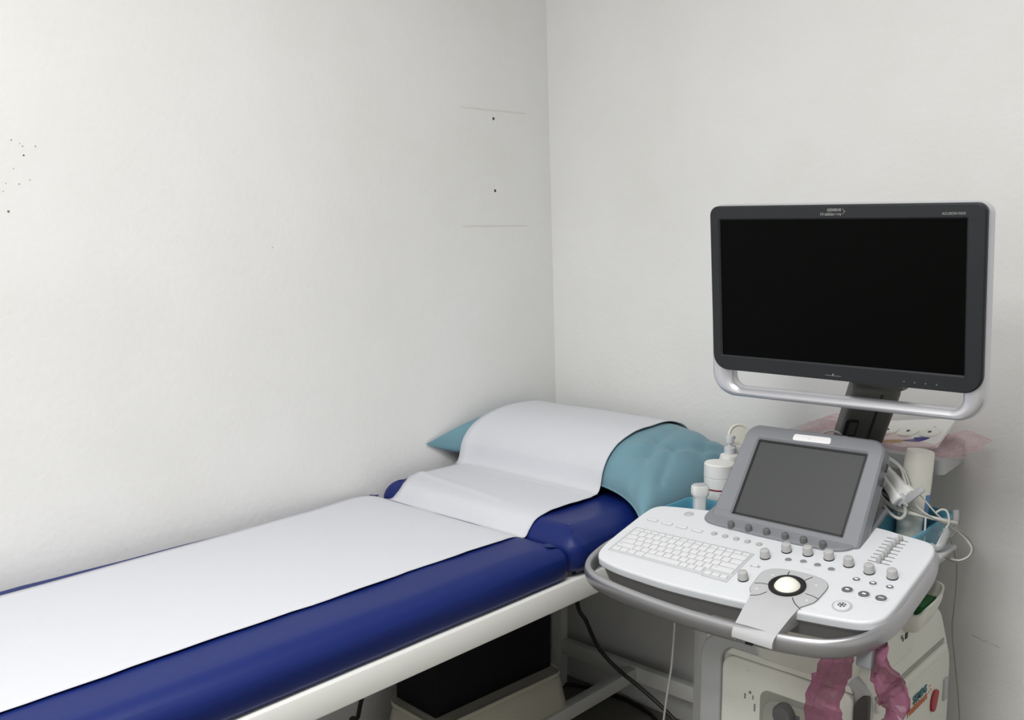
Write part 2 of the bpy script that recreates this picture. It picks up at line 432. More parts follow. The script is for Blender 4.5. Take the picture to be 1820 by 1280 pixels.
def wrinkle(x, y, z):
    amp = 0.0012 + 0.006 * min(1, max(0, (-0.535 - y) / 0.10))
    n = noise.noise(Vector((x * 7 + 2, y * 8, z * 3)))
    rid = 1 - abs(noise.noise(Vector((x * 9, y * 6 + 4, 1.3)))) * 2
    return amp * (0.5 * n + 0.65 * rid ** 3 - 0.25)
bm = bmesh.new(); NA, NB = 64, 84; grid = {}
for side in (1, 0):
    for i in range(NA + 1):
        for j in range(NB + 1):
            a = math.sin((i / NA - .5) * PI); b = math.sin((j / NB - .5) * PI)
            edge = i in (0, NA) or j in (0, NB)
            if not side and edge: grid[0, i, j] = grid[1, i, j]; continue
            p = pillow_pt(a, b, side)
            if not edge: p.z += wrinkle(p.x, p.y, p.z) * (1 if side else 0.4)
            grid[side, i, j] = bm.verts.new(p)
for side in (1, 0):
    for i in range(NA):
        for j in range(NB):
            q = [grid[side, i, j], grid[side, i + 1, j], grid[side, i + 1, j + 1], grid[side, i, j + 1]]
            if len(set(q)) == 4: bm.faces.new(q)
CREASES = (((-.53, -.645), (-.30, -.575), -.012, .010), ((-.40, -.585), (-.16, -.66), -.015, .011), ((-.30, -.575), (-.12, -.545), -.009, .011), ((-.44, -.675), (-.30, -.62), -.010, .009), ((-.24, -.66), (-.09, -.60), -.010, .012), ((-.37, -.55), (-.32, -.62), .008, .016))
for a_, b_, d_, w_ in CREASES:
    a_, b_ = (*a_, 0), (*b_, 0)
    A, Bv = Vector(a_), Vector(b_); d = Bv - A; d_ *= .7
    for v in bm.verts:
        t = max(0, min(1, (v.co - A).dot(d) / d.length_squared)); dist = (Vector((v.co.x, v.co.y)) - Vector((A + d * t).xy)).length
        if v.co.z > 0.83: v.co.z += d_ * math.exp(-(dist / w_) ** 2)
pil = obj('pillow', bm, M['teal'], loc=(-0.27, -0.35, 0.80))
sp = [pillow_pt(-1, math.sin((j / 60 - .5) * PI), True) for j in range(0, 28)] 
obj('seam_piping', tube([p + Vector((-.001, 0, 0)) for p in sp], .0024, 8), M['teal'], pil)
tag(pil, 'teal cotton pillow half covered by white paper at the head of the couch', 'pillow')

# couch paper -----------------------------------------------------------
prof = [(-1.99, .7735), (-1.6, .7740), (-1.2, .7745), (-0.95, .7742), (-0.83, .7735), (-0.775, .7705), (-0.748, .7620), (-0.735, .7635), (-0.722, .7780), (-0.70, .7950), (-0.655, .8025), (-0.60, .8040), (-0.54, .8040), (-0.49, .8050), (-.462, .812)]
for a_ in (-.985, -.97, -.93, -.86, -.76, -.62, -.45, -.25, -.05, .15, .35, .55, .75, .90):
    q = pillow_pt(a_, 0, True); prof.append((q.x - .005 * max(0, -a_) ** 4, q.z + .0050))
pp = smooth_open([(x, z, 0) for x, z in prof], 10)
bm = bmesh.new(); NW = 30; rows = []
for k, p in enumerate(pp):
    row = []
    for j in range(NW + 1):
        b = j / NW
        yl = -0.030 - (0.035 if p.x < -1.2 else 0.035 * max(0, (-0.75 - p.x) / 0.45) if p.x < -0.75 else 0)
        yr = -0.523 + 0.004 * noise.noise(Vector((p.x * 9, 3, 0))) + 0.002 * noise.noise(Vector((p.x * 30, 1, 0)))
        yl = -0.030 - (0.022 + 0.02 * min(1, max(0, (-1.2 - p.x) / .6)) if p.x < -1.2 else 0.022 * (-0.79 - p.x) / .41 if p.x < -.79 else 0)
        if p.x >= -.95: yl += 0.014 * min(1, (p.x + .95) / .16) if p.x < -.79 else 0.014
        yl -= 0.062 * math.exp(-((p.x + .715) / .055) ** 2) + (0.032 if p.x > -.60 else 0.032 * max(0, (p.x + .70) / .10))
        y = yl + (yr - yl) * b
        z = p.y; x = p.x
        if x > -0.475:
            bb = max(-.93, min(.93, (y - (PY0 + PY1) / 2) / ((PY0 - PY1) / 2)))
            fl = 0.56 * abs(bb) ** (16 if bb > 0 else 3.5)
            if x < -0.25: x = -0.25 + (x + 0.25) * (1 + fl)
        if x < -0.5:
            z += 0.0012 * noise.noise(Vector((x * 5, y * 7, 0)))
        else: z += 0.0025 * noise.noise(Vector((x * 10, y * 6, z * 6)))
        if -0.72 < x < -0.52: z += 0.0035 * math.exp(-((x + .62 + .06 * b) / .012) ** 2) * (1 - b)
        row.append(bm.verts.new((x, y, z)))
    rows.append(row)
for a, b in zip(rows, rows[1:]):
    for j in range(NW): bm.faces.new((a[j], a[j + 1], b[j + 1], b[j]))
pap = obj('couch_paper', bm, M['paper'], loc=(-1.0, -0.28, 0.772))
sm = pap.modifiers.new('thick', 'SOLIDIFY'); sm.thickness = 0.0010; sm.offset = 1
tag(pap, 'strip of white disposable paper running down the couch and over the pillow', 'paper sheet')

# ------------------------------------------------------------------ things under the couch
ang = math.radians(-3.2)
def yawbox(cx, cy, lo, hi, r): return B(lo, hi, r, 3, Matrix.Translation((cx, cy, 0)) @ Matrix.Rotation(ang, 4, 'Z'))
bx = yawbox(-0.563, -0.195, (-0.205, -0.078, 0.253), (0.205, 0.078, 0.60), 0.004)
o = obj('storage_box', bx, M['boxblack'], loc=(-0.563, -0.195, 0.253)); tag(o, 'tall black box under the couch, standing on the beige stool', 'box')
st = empty('plastic_stool', (-0.563, -0.20, 0), 'beige plastic step stool on the floor under the black box', 'stool')
mt = Matrix.Translation((-0.573, -0.212, 0)) @ Matrix.Rotation(ang, 4, 'Z')
def rr(x0, x1, y0, y1, r): return rpoly([(x0, y0, r), (x1, y0, r), (x1, y1, r), (x0, y1, r)])
R = []
for d, z in ((0.000, 0.0), (-0.01, 0.03), (-0.032, 0.16), (-0.042, 0.222), (-0.046, 0.243), (-0.056, 0.252)):
    R.append([(*q, z) for q in rr(-0.275 - d, 0.272 + d, -0.154 - d, 0.145 + d, 0.05)])
obj('stool_body', loft(R, mt), M['stool'], st)
obj('stool_rim', ringslab(rr(-0.226, 0.226, -0.106, 0.104, 0.04), rr(-0.222, 0.222, -0.101, 0.100, 0.036), 0.248, 0.2570, mt, 0.002), M['stool'], st)
obj('grip_cutout', slab(rpoly([(-0.075, 0.0), (0.075, 0.0), (0.06, 0.10, 0.03), (-0.06, 0.10, 0.03)]), 0, 0.004, mt @ T(0.12, -0.148, 0.012) @ Matrix.Rotation(PI / 2 - 0.12, 4, 'X')), M['line'], st)

def cable(name, pts, r, m, label, cat='cable', n=8):
    group = {'lead': 'thin leads round the touch screen', 'probe_cable': 'white probe cables'}.get(name)
    path = smooth_open(pts, n); o = obj(name, tube(path, r, 8), m, loc=pts[-1] if pts[-1][2] < pts[0][2] else pts[0]); tag(o, label, cat, group); return o
cable('power_cable', [(-0.42, -0.40, 0.646), at(1026, 1072, x=-0.34), at(1042, 1105, x=-0.32), at(1063, 1150, x=-0.29), at(1095, 1187, x=-0.27), at(1130, 1216, x=-0.25), at(1170, 1251, x=-0.235), at(1203, 1285, x=-0.23), at(1238, 1330, x=-0.24), (-0.25, -0.76, 0.03), (-0.30, -0.83, 0.008)], 0.0058, M['bcable'], 'thick black cable hanging from under the couch down to the cart')
cable('floor_cable', [(-0.13, 0.0 - 0.03, 0.008), at(975, 1219, z=.008), at(1010, 1217, z=.008), at(1060, 1226, z=.008), at(1110, 1243, z=.008), at(1150, 1265, z=.008), at(1180, 1290, z=.008), (-0.06, -0.62, 0.008)], 0.0062, M['bcable'], 'black cable lying on the floor below the couch stretcher')
cable('thin_cord', [at(1203, 1085, x=-0.50), at(1200, 1105, x=-0.50), at(1194, 1180, x=-0.49), at(1185, 1240, x=-0.48), at(1179, 1285, x=-0.47), at(1172, 1350, x=-0.46), (-0.47, -0.81, 0.006)], 0.0026, M['cable'], 'thin pale cord hanging straight down beside the cart', 'cord')
cable('short_cable', [at(648, 1225, x=-0.9), at(641, 1250, x=-0.9), at(636, 1275, x=-0.9), at(628, 1300, x=-0.9), (-0.92, -0.30, 0.006)], 0.0055, M['bcable'], 'black cable dangling below the white couch rail, left of the black box')

# ------------------------------------------------------------------ ultrasound machine
us = empty('ultrasound_machine', (-0.33, -1.045, 0), 'white and grey ultrasound machine cart with black monitor, touch screen and keyboard', 'ultrasound machine')
YL, YR = -0.872, -1.242
# side profile of the cabinet (x, z)
prof = rpoly([(-0.565, 0.10, .03), (-0.565, 0.625, .05), (-0.34, 0.676, .06), (-0.205, 0.645, .10), (-0.120, 0.50, .10), (-0.110, 0.10, .03)], 8)
def xz(y, d=0): return [(q.x, y, q.y) for q in (offset_poly(prof, d) if d else prof)]
rings = [xz(YL, .02), xz(YL - .004, .008), xz(YL - .014, 0), xz(YR + .014, 0), xz(YR + .004, .008), xz(YR, .02)]
obj('cabinet', loft(rings), M['cream'], us)
# grey arch framing the front
def yz(pts, x0, x1, m, name, r=0.006, par=us):
    """outline in (-y, z) seen from the front, extruded from x0 back to front x1 (x1 < x0)"""
    mtx = Matrix(((0, 0, -1, x0), (-1, 0, 0, 0), (0, 1, 0, 0), (0, 0, 0, 1)))
    return obj(name, slab(pts, 0, x0 - x1, mtx, r), m, par)
arch = rpoly([(.8765, .10), (.8765, .606, .06), (1.238, .606, .055), (1.238, .10), (1.214, .10), (1.214, .580, .03), (.927, .580, .03), (.927, .10)], 8)
yz(arch, -0.555, -0.578, M['grey'], 'front_frame')
yz(rpoly([(1.212, .11), (1.212, .555, .03), (1.238, .585, .04), (1.238, .11)]), -0.57, -0.5825, mat('dark_trim', (0.07, 0.068, 0.062), 0.6), 'corner_strip', 0.003)
door = yz(rpoly([(.931, .12), (.931, .566, .03), (1.209, .566, .02), (1.209, .12)], 8), -0.56, -0.583, M['cream'], 'front_door')
yz(rpoly([(.938, .5675), (.95, .582, .01), (1.200, .582, .01), (1.206, .5675)], 5), -0.56, -0.580, M['cream'], 'door_top_trim', 0.003)
# recessed grip with its knob, on the door
gp = [(1.020, .36), (1.020, .519, .02), (1.165, .519, .008), (1.165, .36)]
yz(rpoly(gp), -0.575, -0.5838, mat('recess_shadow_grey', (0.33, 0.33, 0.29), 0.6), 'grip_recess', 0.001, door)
yz(rpoly([(1.024, .355), (1.027, .505, .035), (1.165, .510, .01), (1.165, .355)]), -0.575, -0.590, mat('grip_plate', (0.36, 0.36, 0.32), 0.55), 'grip_plate', 0.006, door)
kb_ = at(1391, 1272, x=-0.6)
obj('door_latch', lathe([(.022, 0), (.022, .012), (.018, .02), (.006, .022)], 24, T(-0.588, kb_.y, kb_.z) @ Matrix.Rotation(-PI / 2, 4, 'Y') @ Matrix.Diagonal((1, 1, 1, 1))), M['dknob'], door)
p = at(1417, 1278, x=-0.59); obj('latch_mark', B((-0.5915, p.y - .005, p.z - .006), (-0.589, p.y + .005, p.z + .006), .001), M['dknob'], door)
scuff_m = mat('scuff', (0.22, 0.22, 0.19), 0.8)
for u, v, du, dv in ((1330, 1192, 3, 1), (1324, 1237, 1, 5), (1333, 1231, 2, 3), (1341, 1258, 1, 7), (1338, 1240, .8, 4)):
    a = at(u - du, v - dv, x=-0.5835); c = at(u + du, v + dv, x=-0.5835)
    obj('scuff_mark', B((-0.5838, min(a.y, c.y), min(a.z, c.z)), (-0.583, max(a.y, c.y), max(a.z, c.z))), scuff_m, door)
# side ridge and lettering on the right side
def sidebox(u0, v0, u1, v1, hgt, dep, name, m, par=us, y=YR):
    a, c = at(u0, v0, y=y), at(u1, v1, y=y); d = (c - a); L = d.length
    mt = frame(a, d, (0, 0, 1)); return obj(name, B((0, -hgt / 2, -dep), (L, hgt / 2, dep), min(.002, dep * .9), 2, mt), m, par)
a = at(1600, 1208, y=YR); c = at(1677, 1133, y=YR); zz = (a.z + c.z) / 2
obj('side_groove', B((a.x - .12, YR - .0022, zz - .004), (c.x, YR + .002, zz + .004), .0018), mat('groove_grey', (0.36, 0.36, 0.32), 0.6), us)
obj('side_ridge', B((a.x - .12, YR - .008, zz - .030), (c.x + .004, YR + .004, zz - .006), .006), M['cream'], us)
seam = at(1560, 1236, y=YR)
p = at(1622, 1253, y=YR - .0006); q = at(1647, 1220, y=YR - .0006)
mw_side = lambda o_: frame(o_, (1, 0, 0), (0, 0, 1))
t1 = text_mesh('SIEMENS', 0.020, 'logo_line', M['tealprint'], 0.0004); k = abs(q.x - p.x) / text_width(t1)
lg = put(t1, 'lettering', us, mw_side((p.x, YR - .0012, p.z)) @ Matrix.Diagonal((k, k * 1.15, 1, 1)))
p2 = at(1611, 1280, y=YR); q2 = at(1646.5, 1240, y=YR)
t2 = text_mesh('Healthineers', 0.020, 'logo_line', M['orange'], 0.0003); k2 = abs(q2.x - p2.x) / text_width(t2)
put(t2, 'lettering', us, mw_side((p2.x, YR - .0012, q2.z - .002)) @ Matrix.Diagonal((k2, k2 * 1.15, 1, 1)))
dots = bmesh.new()
for u, v in ((1651, 1220), (1653, 1224), (1654, 1218), (1650, 1231), (1651.5, 1229), (1655, 1226), (1648, 1234)):
    p = at(u, v, y=YR); join(dots, lathe([(.0018, 0), (.0014, .001)], 8, T(p.x, YR, p.z) @ Matrix.Rotation(PI / 2, 4, 'X')))
obj('logo_dots', dots, M['orange'], us)
p = at(1663, 1245, y=YR - .004)
obj('red_seal', slab(smooth_closed([(-.018, -.018), (-.022, .004), (-.010, .022), (.010, .020), (.020, .012), (.013, -.008), (.002, -.024)]), 0, .004, frame((p.x, YR - .0005, p.z), (1, 0, 0), (0, 0, 1)), .0015), M['red'], us)
p = at(1678, 1228, y=YR)
obj('rear_clip', B((p.x - .01, YR - .005, p.z - .02), (p.x + .012, YR + .004, p.z + .03), .003), M['grey'], us)
# base with wheels (below the frame)
obj('base_plinth', B((-0.62, -1.26, 0.085), (-0.06, -0.85, 0.13), .02), M['midgrey'], us)
for cx_, cy_ in ((-0.58, -0.87), (-0.58, -1.24), (-0.12, -0.87), (-0.12, -1.24)):
    wb = lathe([(.045, 0), (.050, .006), (.050, .028), (.045, .034)], 24, T(cx_, cy_ + .017, .0502) @ Matrix.Rotation(PI / 2, 4, 'X'))
    obj('wheel', wb, M['dark'], us)
# neck between cabinet and control panel
nk = [( -.50, .985, .0), ]
neck_r = []
for z, x0, x1, y0, y1, r in ((.583, -.586, -.26, -1.205, -1.0, .03), (.60, -.600, -.26, -1.21, -1.0, .04), (.655, -.625, -.26, -1.21, -.985, .05), (.70, -.66, -.28, -1.20, -.965, .06), (.76, -.70, -.30, -1.20, -.955, .05)):
    neck_r.append([(*q, z) for q in rr(x0, x1, y0, y1, r)])
obj('neck', loft(neck_r), M['cream'], us)
hb = bmesh.new()
box(hb, (-0.54, -1.244, .592), (-0.37, -1.16, .68), .012)
obj('side_port_block', hb, M['cream'], us)
YP = -1.2445
def sidespot(u, v, wx_, hz_, m, name):
    p = at(u, v, y=YP); return obj(name, B((p.x - wx_, YP - .001, p.z - hz_), (p.x + wx_, YP + .004, p.z + hz_), .0005, 1), m, us)
sidespot(1611, 1130, .006, .006, M['black'], 'port')
for u, v in ((1604, 1109), (1609, 1104), (1605, 1137), (1603, 1133)): sidespot(u, v, .003, .0035, M['dknob'], 'port')
# cream storage cup on the side
cup = bmesh.new()
cpo = [(-.34, .655), (-.30, .72), (-.215, .745), (-.13, .735), (-.10, .70), (-.115, .66), (-.17, .625), (-.33, .615)]
p1 = at(1636, 1078, y=-1.26); p2 = at(1677, 1042, y=-1.26); p3 = at(1658, 1022, y=-1.20)
# outline in plan (x, y) at the lip, shrinking to the bottom
lip = smooth_closed([(p1.x - .06, -1.235), (p1.x - .05, -1.272), (p1.x, -1.275), ((p1.x + p2.x) / 2, -1.274), (p2.x, -1.262), (p2.x + .022, -1.235), (p2.x, -1.20), ((p1.x + p2.x) / 2, -1.195), (p1.x - .05, -1.20)], 6)
def cuprings(th):
    R = []
    cxx = sum(q.x for q in lip) / len(lip)
    for s, dz in ((.55, -.050), (.78, -.042), (.94, -.020), (1.0, 0)):
        R.append([(cxx + (q.x - cxx) * s * (1 - th), -1.232 + (q.y + 1.232) * s * (1 - th * 2), p1.z + (p2.z - p1.z) * (q.x - p1.x) / (p2.x - p1.x) + dz + (.003 if th and dz else 0)) for q in lip])
    return R
outer = cuprings(0); inner = cuprings(.05)
obj('side_cup', loft(outer + list(reversed(inner)), None, True), M['cream'], us)
pg = [at(1640, 1053, y=-1.235), at(1664, 1053, y=-1.235)]
zc_ = p1.z - .046
gbx = B((pg[0].x - .045, -1.252, zc_), (pg[0].x + .035, -1.222, zc_ + .030), .002, 2)
g = obj('green_card', gbx, M['green'], loc=(pg[0].x, -1.237, zc_)); tag(g, 'dark green packet inside the cream cup on the side of the cart', 'packet')

# ---- control panel -------------------------------------------------------
TH = math.radians(14)
PN = frame((-0.776, -0.777, 0.80), (0, -1, 0), (math.cos(TH), 0, math.sin(TH)))      # s to the right, t to the wall, n up
def on(s, t, n=0.0): return PN @ T(s, t, n)
outl = [(.10, .228), (.055, .2185), (.012, .2085), (-.011, .1975), (-.0215, .172), (-.0232, .112), (-.0225, .040), (-.018, .000), (-.009, -.0205), (.006, -.0325), (.050, -.043), (.115, -.0475), (.183, -.0485), (.308, -.040),
        (.416, -.025), (.484, -.0145), (.520, -.005), (.540, .0125), (.5485, .045), (.5495, .129), (.5485, .228), (.5435, .260), (.5335, .277), (.515, .284), (.470, .290), (.430, .2955), (.35, .296), (.2, .27)]
outl = [Vector(p) for p in smooth_closed(outl, 4)]
cp = put(mesh_of(slab(outl, -.016, 0, None, .0055, 5), 'control_panel', M['white']), 'control_panel', us, PN)
tag(cp, 'white keyboard and knob panel of the cart')
uo = [[(*q, -.0155) for q in offset_poly(outl, .003)], [(*q, -.021) for q in offset_poly(outl, .003)], [(*q, -.024) for q in offset_poly(outl, .008)], [(*q, -.055) for q in offset_poly(outl, .015)], [(*q, -.066) for q in offset_poly(outl, .035)]]
put(mesh_of(loft(uo), 'panel_underside', M['under']), 'panel_underside', us, PN)
# grip bar round the front
hp = [(-.020, .12), (-.033, .06), (-.037, .02), (-.031, -.024), (-.006, -.055), (.045, -.073), (.15, -.085), (.26, -.0885), (.37, -.083), (.45, -.0695), (.500, -.047), (.534, -.004), (.5485, .06), (.5495, .13), (.5475, .22), (.536, .275)]
hpath = smooth_open([(s, t, -.031) for s, t in hp], 8)
put(mesh_of(tube(hpath, .01, 18, True, (.0095, .0185), Vector((0, 0, 1))), 'grip_bar', M['steel']), 'grip_bar', us, PN)
put(mesh_of(B((.352, -.0962, -.0420), (.366, -.090, -.0395), .0008, 1), 'latch_mark', M['black']), 'latch_mark', us, PN)
# grey tongue carrying the trackball
tg_top = [(.3225, -.012), (.3145, .002), (.3120, .022), (.3095, .046), (.3120, .064), (.3255, .0765), (.348, .0828), (.372, .0845), (.394, .0843), (.413, .0805), (.4265, .071), (.4315, .060), (.4325, .045), (.4315, .014), (.4265, .001), (.4175, -.013)]
sm_ = smooth_open([(*p, 0) for p in tg_top], 4)
bm = bmesh.new()
tops = [(p.x, p.y, .0028) for p in sm_]
rows_ = [(-.013, .0028, .3225, .4170), (-.030, .0022, .3280, .4160), (-.048, -.002, .3285, .4130), (-.065, -.0075, .3295, .4100), (-.082, -.0125, .3305, .4075), (-.0925, -.0165, .331, .4065), (-.0985, -.0225, .331, .406), (-.1005, -.031, .331, .406)]
vt = [bm.verts.new(p) for p in tops]
vb = [bm.verts.new((p[0], p[1], -.004)) for p in tops]
NWT = 8
def row_pts(t, n, s0, s1): return [bm.verts.new((s0 + (s1 - s0) * k / NWT, t, n)) for k in range(NWT + 1)]
rv = [row_pts(*r) for r in rows_]
fan = [vt[0]] + vt[1:-1] + [vt[-1]]
bm.faces.new(fan + list(reversed(rv[0])))
for i in range(len(vt) - 1): bm.faces.new((vt[i], vb[i], vb[i + 1], vt[i + 1]))
for a, b in zip(rv, rv[1:]):
    for k in range(NWT): bm.faces.new((a[k], a[k + 1], b[k + 1], b[k]))
# side skirts of the tongue
low = [(bm.verts.new((r[2] + .004, r[0] + .004, max(-.040, min(-.03, r[1] - .026)))), bm.verts.new((r[3] - .004, r[0] + .004, max(-.040, min(-.03, r[1] - .026))))) for r in rows_]
for i in range(len(rv) - 1):
    bm.faces.new((rv[i][0], rv[i + 1][0], low[i + 1][0], low[i][0])); bm.faces.new((rv[i][-1], low[i][1], low[i + 1][1], rv[i + 1][-1]))
tongue = put(mesh_of(bm, 'trackball_rest', M['grey']), 'trackball_rest', cp, PN)
# (sub-parts of the panel)
def ppart(name, bm, m, par=cp, s=0, t=0, n=0): return put(mesh_of(bm, name, m), name, par, on(s, t, n))
BC = (.3697, .0332)
ppart('trackball_ring', lathe([(.0325, .0), (.0325, .0036), (.029, .0044), (.0262, .0036), (.025, .002)], 48), M['black'], cp, *BC, .0024)
R_ = .0262
ppart('trackball', lathe([(R_ * math.cos(a), R_ * math.sin(a)) for a in [k * PI / 2 / 12 for k in range(12)]] + [(.0004, R_)], 40), M['bottle'], cp, BC[0], BC[1], -.0085)
# seams between the trackball's keys
def pline(pts, wdt, m, name, n=.0031, par=cp):
    b = bmesh.new(); P = [Vector((*p, 0)) for p in pts]; L = []; Rr = []
    for i, p in enumerate(P):
        d = (P[min(i + 1, len(P) - 1)] - P[max(i - 1, 0)]).normalized(); nn = Vector((-d.y, d.x, 0)) * wdt / 2
        L.append(b.verts.new(p + nn)); Rr.append(b.verts.new(p - nn))
    for i in range(len(P) - 1): b.faces.new((L[i], L[i + 1], Rr[i + 1], Rr[i]))
    bmesh.ops.solidify(b, geom=list(b.faces), thickness=.0004)
    return ppart(name, b, m, par, 0, 0, n)
pl = lambda u, v: None
def ppix(u, v, n=.003):
    d = FWD + RIGHT * ((u - 910) / F_PX) - UP * ((v - 640) / F_PX); nn = PN.to_3x3() @ Vector((0, 0, 1)); o_ = PN @ Vector((0, 0, n))
    k = (o_ - CAM).dot(nn) / d.dot(nn); return tuple((PN.inverted() @ (CAM + d * k)).xy)
c6 = lambda L: [ppix(1290 + a / 5.8185, 930 + b / 5.8185) for a, b in L]
for L in ([(657, 500), (643, 530), (638, 566)], [(900, 557), (840, 582), (797, 605)], [(826, 729), (900, 755), (957, 785)], [(688, 770), (705, 815), (735, 855), (770, 886)], [(300, 620), (370, 620), (440, 634)], [(250, 745), (340, 740), (425, 710)]):
    pline([Vector(p) for p in smooth_open([(*p, 0) for p in c6(L)], 5)] and [tuple(p.xy) for p in smooth_open([(*p, 0) for p in c6(L)], 5)], .0015, M['line'], 'seam_line')
edge = [tuple(p.xy) for p in sm_]
pline(edge, .0012, M['line'], 'seam_line', .0026)
for u, v in ((485, 537), (935, 643), (318, 678), (840, 798)):
    s, t = ppix(1290 + u / 5.8185, 930 + v / 5.8185)
    b = bmesh.new(); box(b, (-.0022, -.0006, 0), (.0022, .0006, .0003)); box(b, (-.0006, -.0022, 0), (.0006, .0022, .0003)); ppart('key_symbol', b, M['palewhite'], cp, s, t, .003)

# knobs
def knob_bm(r, h): return lathe([(r * 1.02, 0), (r, h * .18), (r * .97, h * .75), (r * .90, h * .95), (r * .78, h), (.0004, h)], 28)
KN = mesh_of(knob_bm(.0092, .0150), 'knob', M['knob']); KB = mesh_of(lathe([(.0098, 0), (.0098, .0022), (.008, .0023)], 28), 'knob_base', M['black'])
for s, t in ((.2886, .1071), (.3136, .1436), (.3532, .1499), (.3932, .1519), (.4328, .1462), (.473, .1393), (.5133, .1403), (.2887, .0231)):
    k_ = put(KN, 'knob', cp, on(s, t, .0018)); put(KB, 'knob_base', cp, on(s, t, 0))
BM = {}
def button_mesh(kind):
    if kind in BM: return BM[kind]
    r, h, cm, rm = {'dome': (.0052, .003, 'knob', 'grey'), 'small': (.0060, .0022, 'bezelgrey', 'white'), 'small_dark': (.0060, .0024, 'dknob', 'white'), 'large': (.0094, .003, 'dknob', 'white'), 'freeze': (.0140, .003, 'white', 'grey')}[kind]
    ring = mesh_of(lathe([(r * 1.18, 0), (r * 1.18, h * .5), (r * 1.05, h * .75), (r, h * .5), (r * .9, h * .4)], 28), 'button_ring', M['softline'] if kind == 'dome' else M[rm])
    cap = mesh_of(lathe([(r * .98, h * .3), (r * .96, h * .8), (r * .85, h), (.0003, h * 1.06)], 28), 'button', M[cm])
    BM[kind] = (ring, cap); return BM[kind]
def button(kind, s, t, n=0):
    a, b = button_mesh(kind); put(a, 'button_ring', cp, on(s, t, n)); return put(b, 'button', cp, on(s, t, n))
for s in (.1586, .1833, .2078, .2322, .2567): button('dome', s, .1437)
for s, t in ((.3305, .1162), (.3573, .1222), (.3847, .122), (.412, .1193)): button('small', s, t)
sq = mesh_of(B((-.0030, -.0018, 0), (.0030, .0018, .0004)), 'button_symbol', M['palewhite'])
for s, t in ((.463, .1074), (.4922, .1079), (.5209, .1091)):
    button('small_dark', s, t); put(sq, 'button_symbol', cp, on(s, t, .0025))
for i, (s, t) in enumerate(((.4629, .0697), (.4924, .0691), (.5212, .0704))):
    button('large', s, t)
    if i < 2: put(sq, 'button_symbol', cp, on(s, t, .0031))
    else:
        b = bmesh.new()
        for k in (-1, 0, 1): join(b, ringslab(rr(-.0014 + k * .003, .0014 + k * .003, -.0016, .0016, .0004), rr(-.0009 + k * .003, .0009 + k * .003, -.0011, .0011, .0002), 0, .0003))
        put(mesh_of(b, 'button_symbol', M['palewhite']), 'button_symbol', cp, on(s, t, .0031))
# freeze key with its snowflake
button('freeze', .4741, .022)
b = bmesh.new()
for k in range(6):
    m6 = Matrix.Rotation(k * PI / 3 + PI / 6, 4, 'Z')
    box(b, (0, -.0005, 0), (.0072, .0005, .0004), 0, 1, m6)
    for sg in (-1, 1): box(b, (0, -.0004, 0), (.0026, .0004, .0004), 0, 1, m6 @ T(.0046, 0) @ Matrix.Rotation(sg * PI / 3.4, 4, 'Z'))
put(mesh_of(b, 'snowflake_symbol', M['line'], False), 'snowflake_symbol', cp, on(.4741, .022, .0033))
# power key, four soft keys, toggle
ppart('power_button', lathe([(.0105, 0), (.0095, .0012), (.0075, .0006), (.0072, .0), (.006, .0008), (.0003, .001)], 28), M['grey'], cp, .0699, .1931, .0001)
skey = mesh_of(ringslab(rr(-.0125, .0125, -.0062, .0062, .005), rr(-.0116, .0116, -.0053, .0053, .0044), 0, .0008), 'soft_key_edge', M['softline'])
skt = mesh_of(slab(rr(-.0116, .0116, -.0053, .0053, .0045), 0, .0016, None, .0007), 'soft_key', M['white'])
for s in (.0142, .0500, .0855, .1207):
    put(skt, 'soft_key', cp, on(s, .1407)); put(skey, 'soft_key_edge', cp, on(s, .1407))
tgm = Matrix.Rotation(math.radians(8), 4, 'Z')
ppart('toggle_slot', slab([(tgm @ Vector((*q, 0))).xy for q in rr(-.0095, .0095, -.0035, .0035, .0034)], 0, .0006), M['softline'], cp, .2872, .0713)
ppart('toggle', slab([(tgm @ Vector((*q, 0))).xy for q in rr(-.006, .006, -.0034, .0034, .003)], 0, .004, None, .0015), M['white'], cp, .2872, .0713, .0003)
# slide controls
slot = mesh_of(B((-.0195, -.0006, 0), (.0195, .0006, .0004)), 'slider_slot', M['line'], False)
cap_ = bmesh.new(); box(cap_, (-.0042, -.0038, .0004), (.0042, .0038, .011), .0016, 2)
for v in cap_.verts:
    if v.co.z > .006: v.co.y *= .6
scap = mesh_of(cap_, 'slider', M['knob'])
for i in range(8):
    t = .1763 + i * .01270; put(slot, 'slider_slot', cp, on(.4747, t, 0)); put(scap, 'slider', cp, on((.4750, .4756, .4765, .4763, .4752, .4770, .4785, .4800)[i], t + .0005, 0))
# faint printing below the keys
PPM = mat('pale_grey_print', (0.58, 0.59, 0.62), 0.7)
for s, t, L in [(.2886, .0935, .012), (.2887, .009, .011), (.2872, .062, .010), (.3305, .1075, .009), (.3573, .113, .010), (.3847, .113, .010), (.412, .110, .011), (.463, .098, .016), (.4922, .0985, .009), (.5209, .0995, .008), (.4629, .056, .024), (.4924, .0555, .026), (.5212, .057, .020), (.473, .1255, .026), (.5133, .1255, .009), (.372, .104, .020), (.436, -.006, .010)] + [(.02 + .0227 * k, .107 + .0003 * k, .009) for k in range(11)]:
    ppart('printed_word', B((s - L / 2, t - .0005, 0), (s + L / 2, t + .0005, .00015)), PPM, cp, 0, 0, .0001)

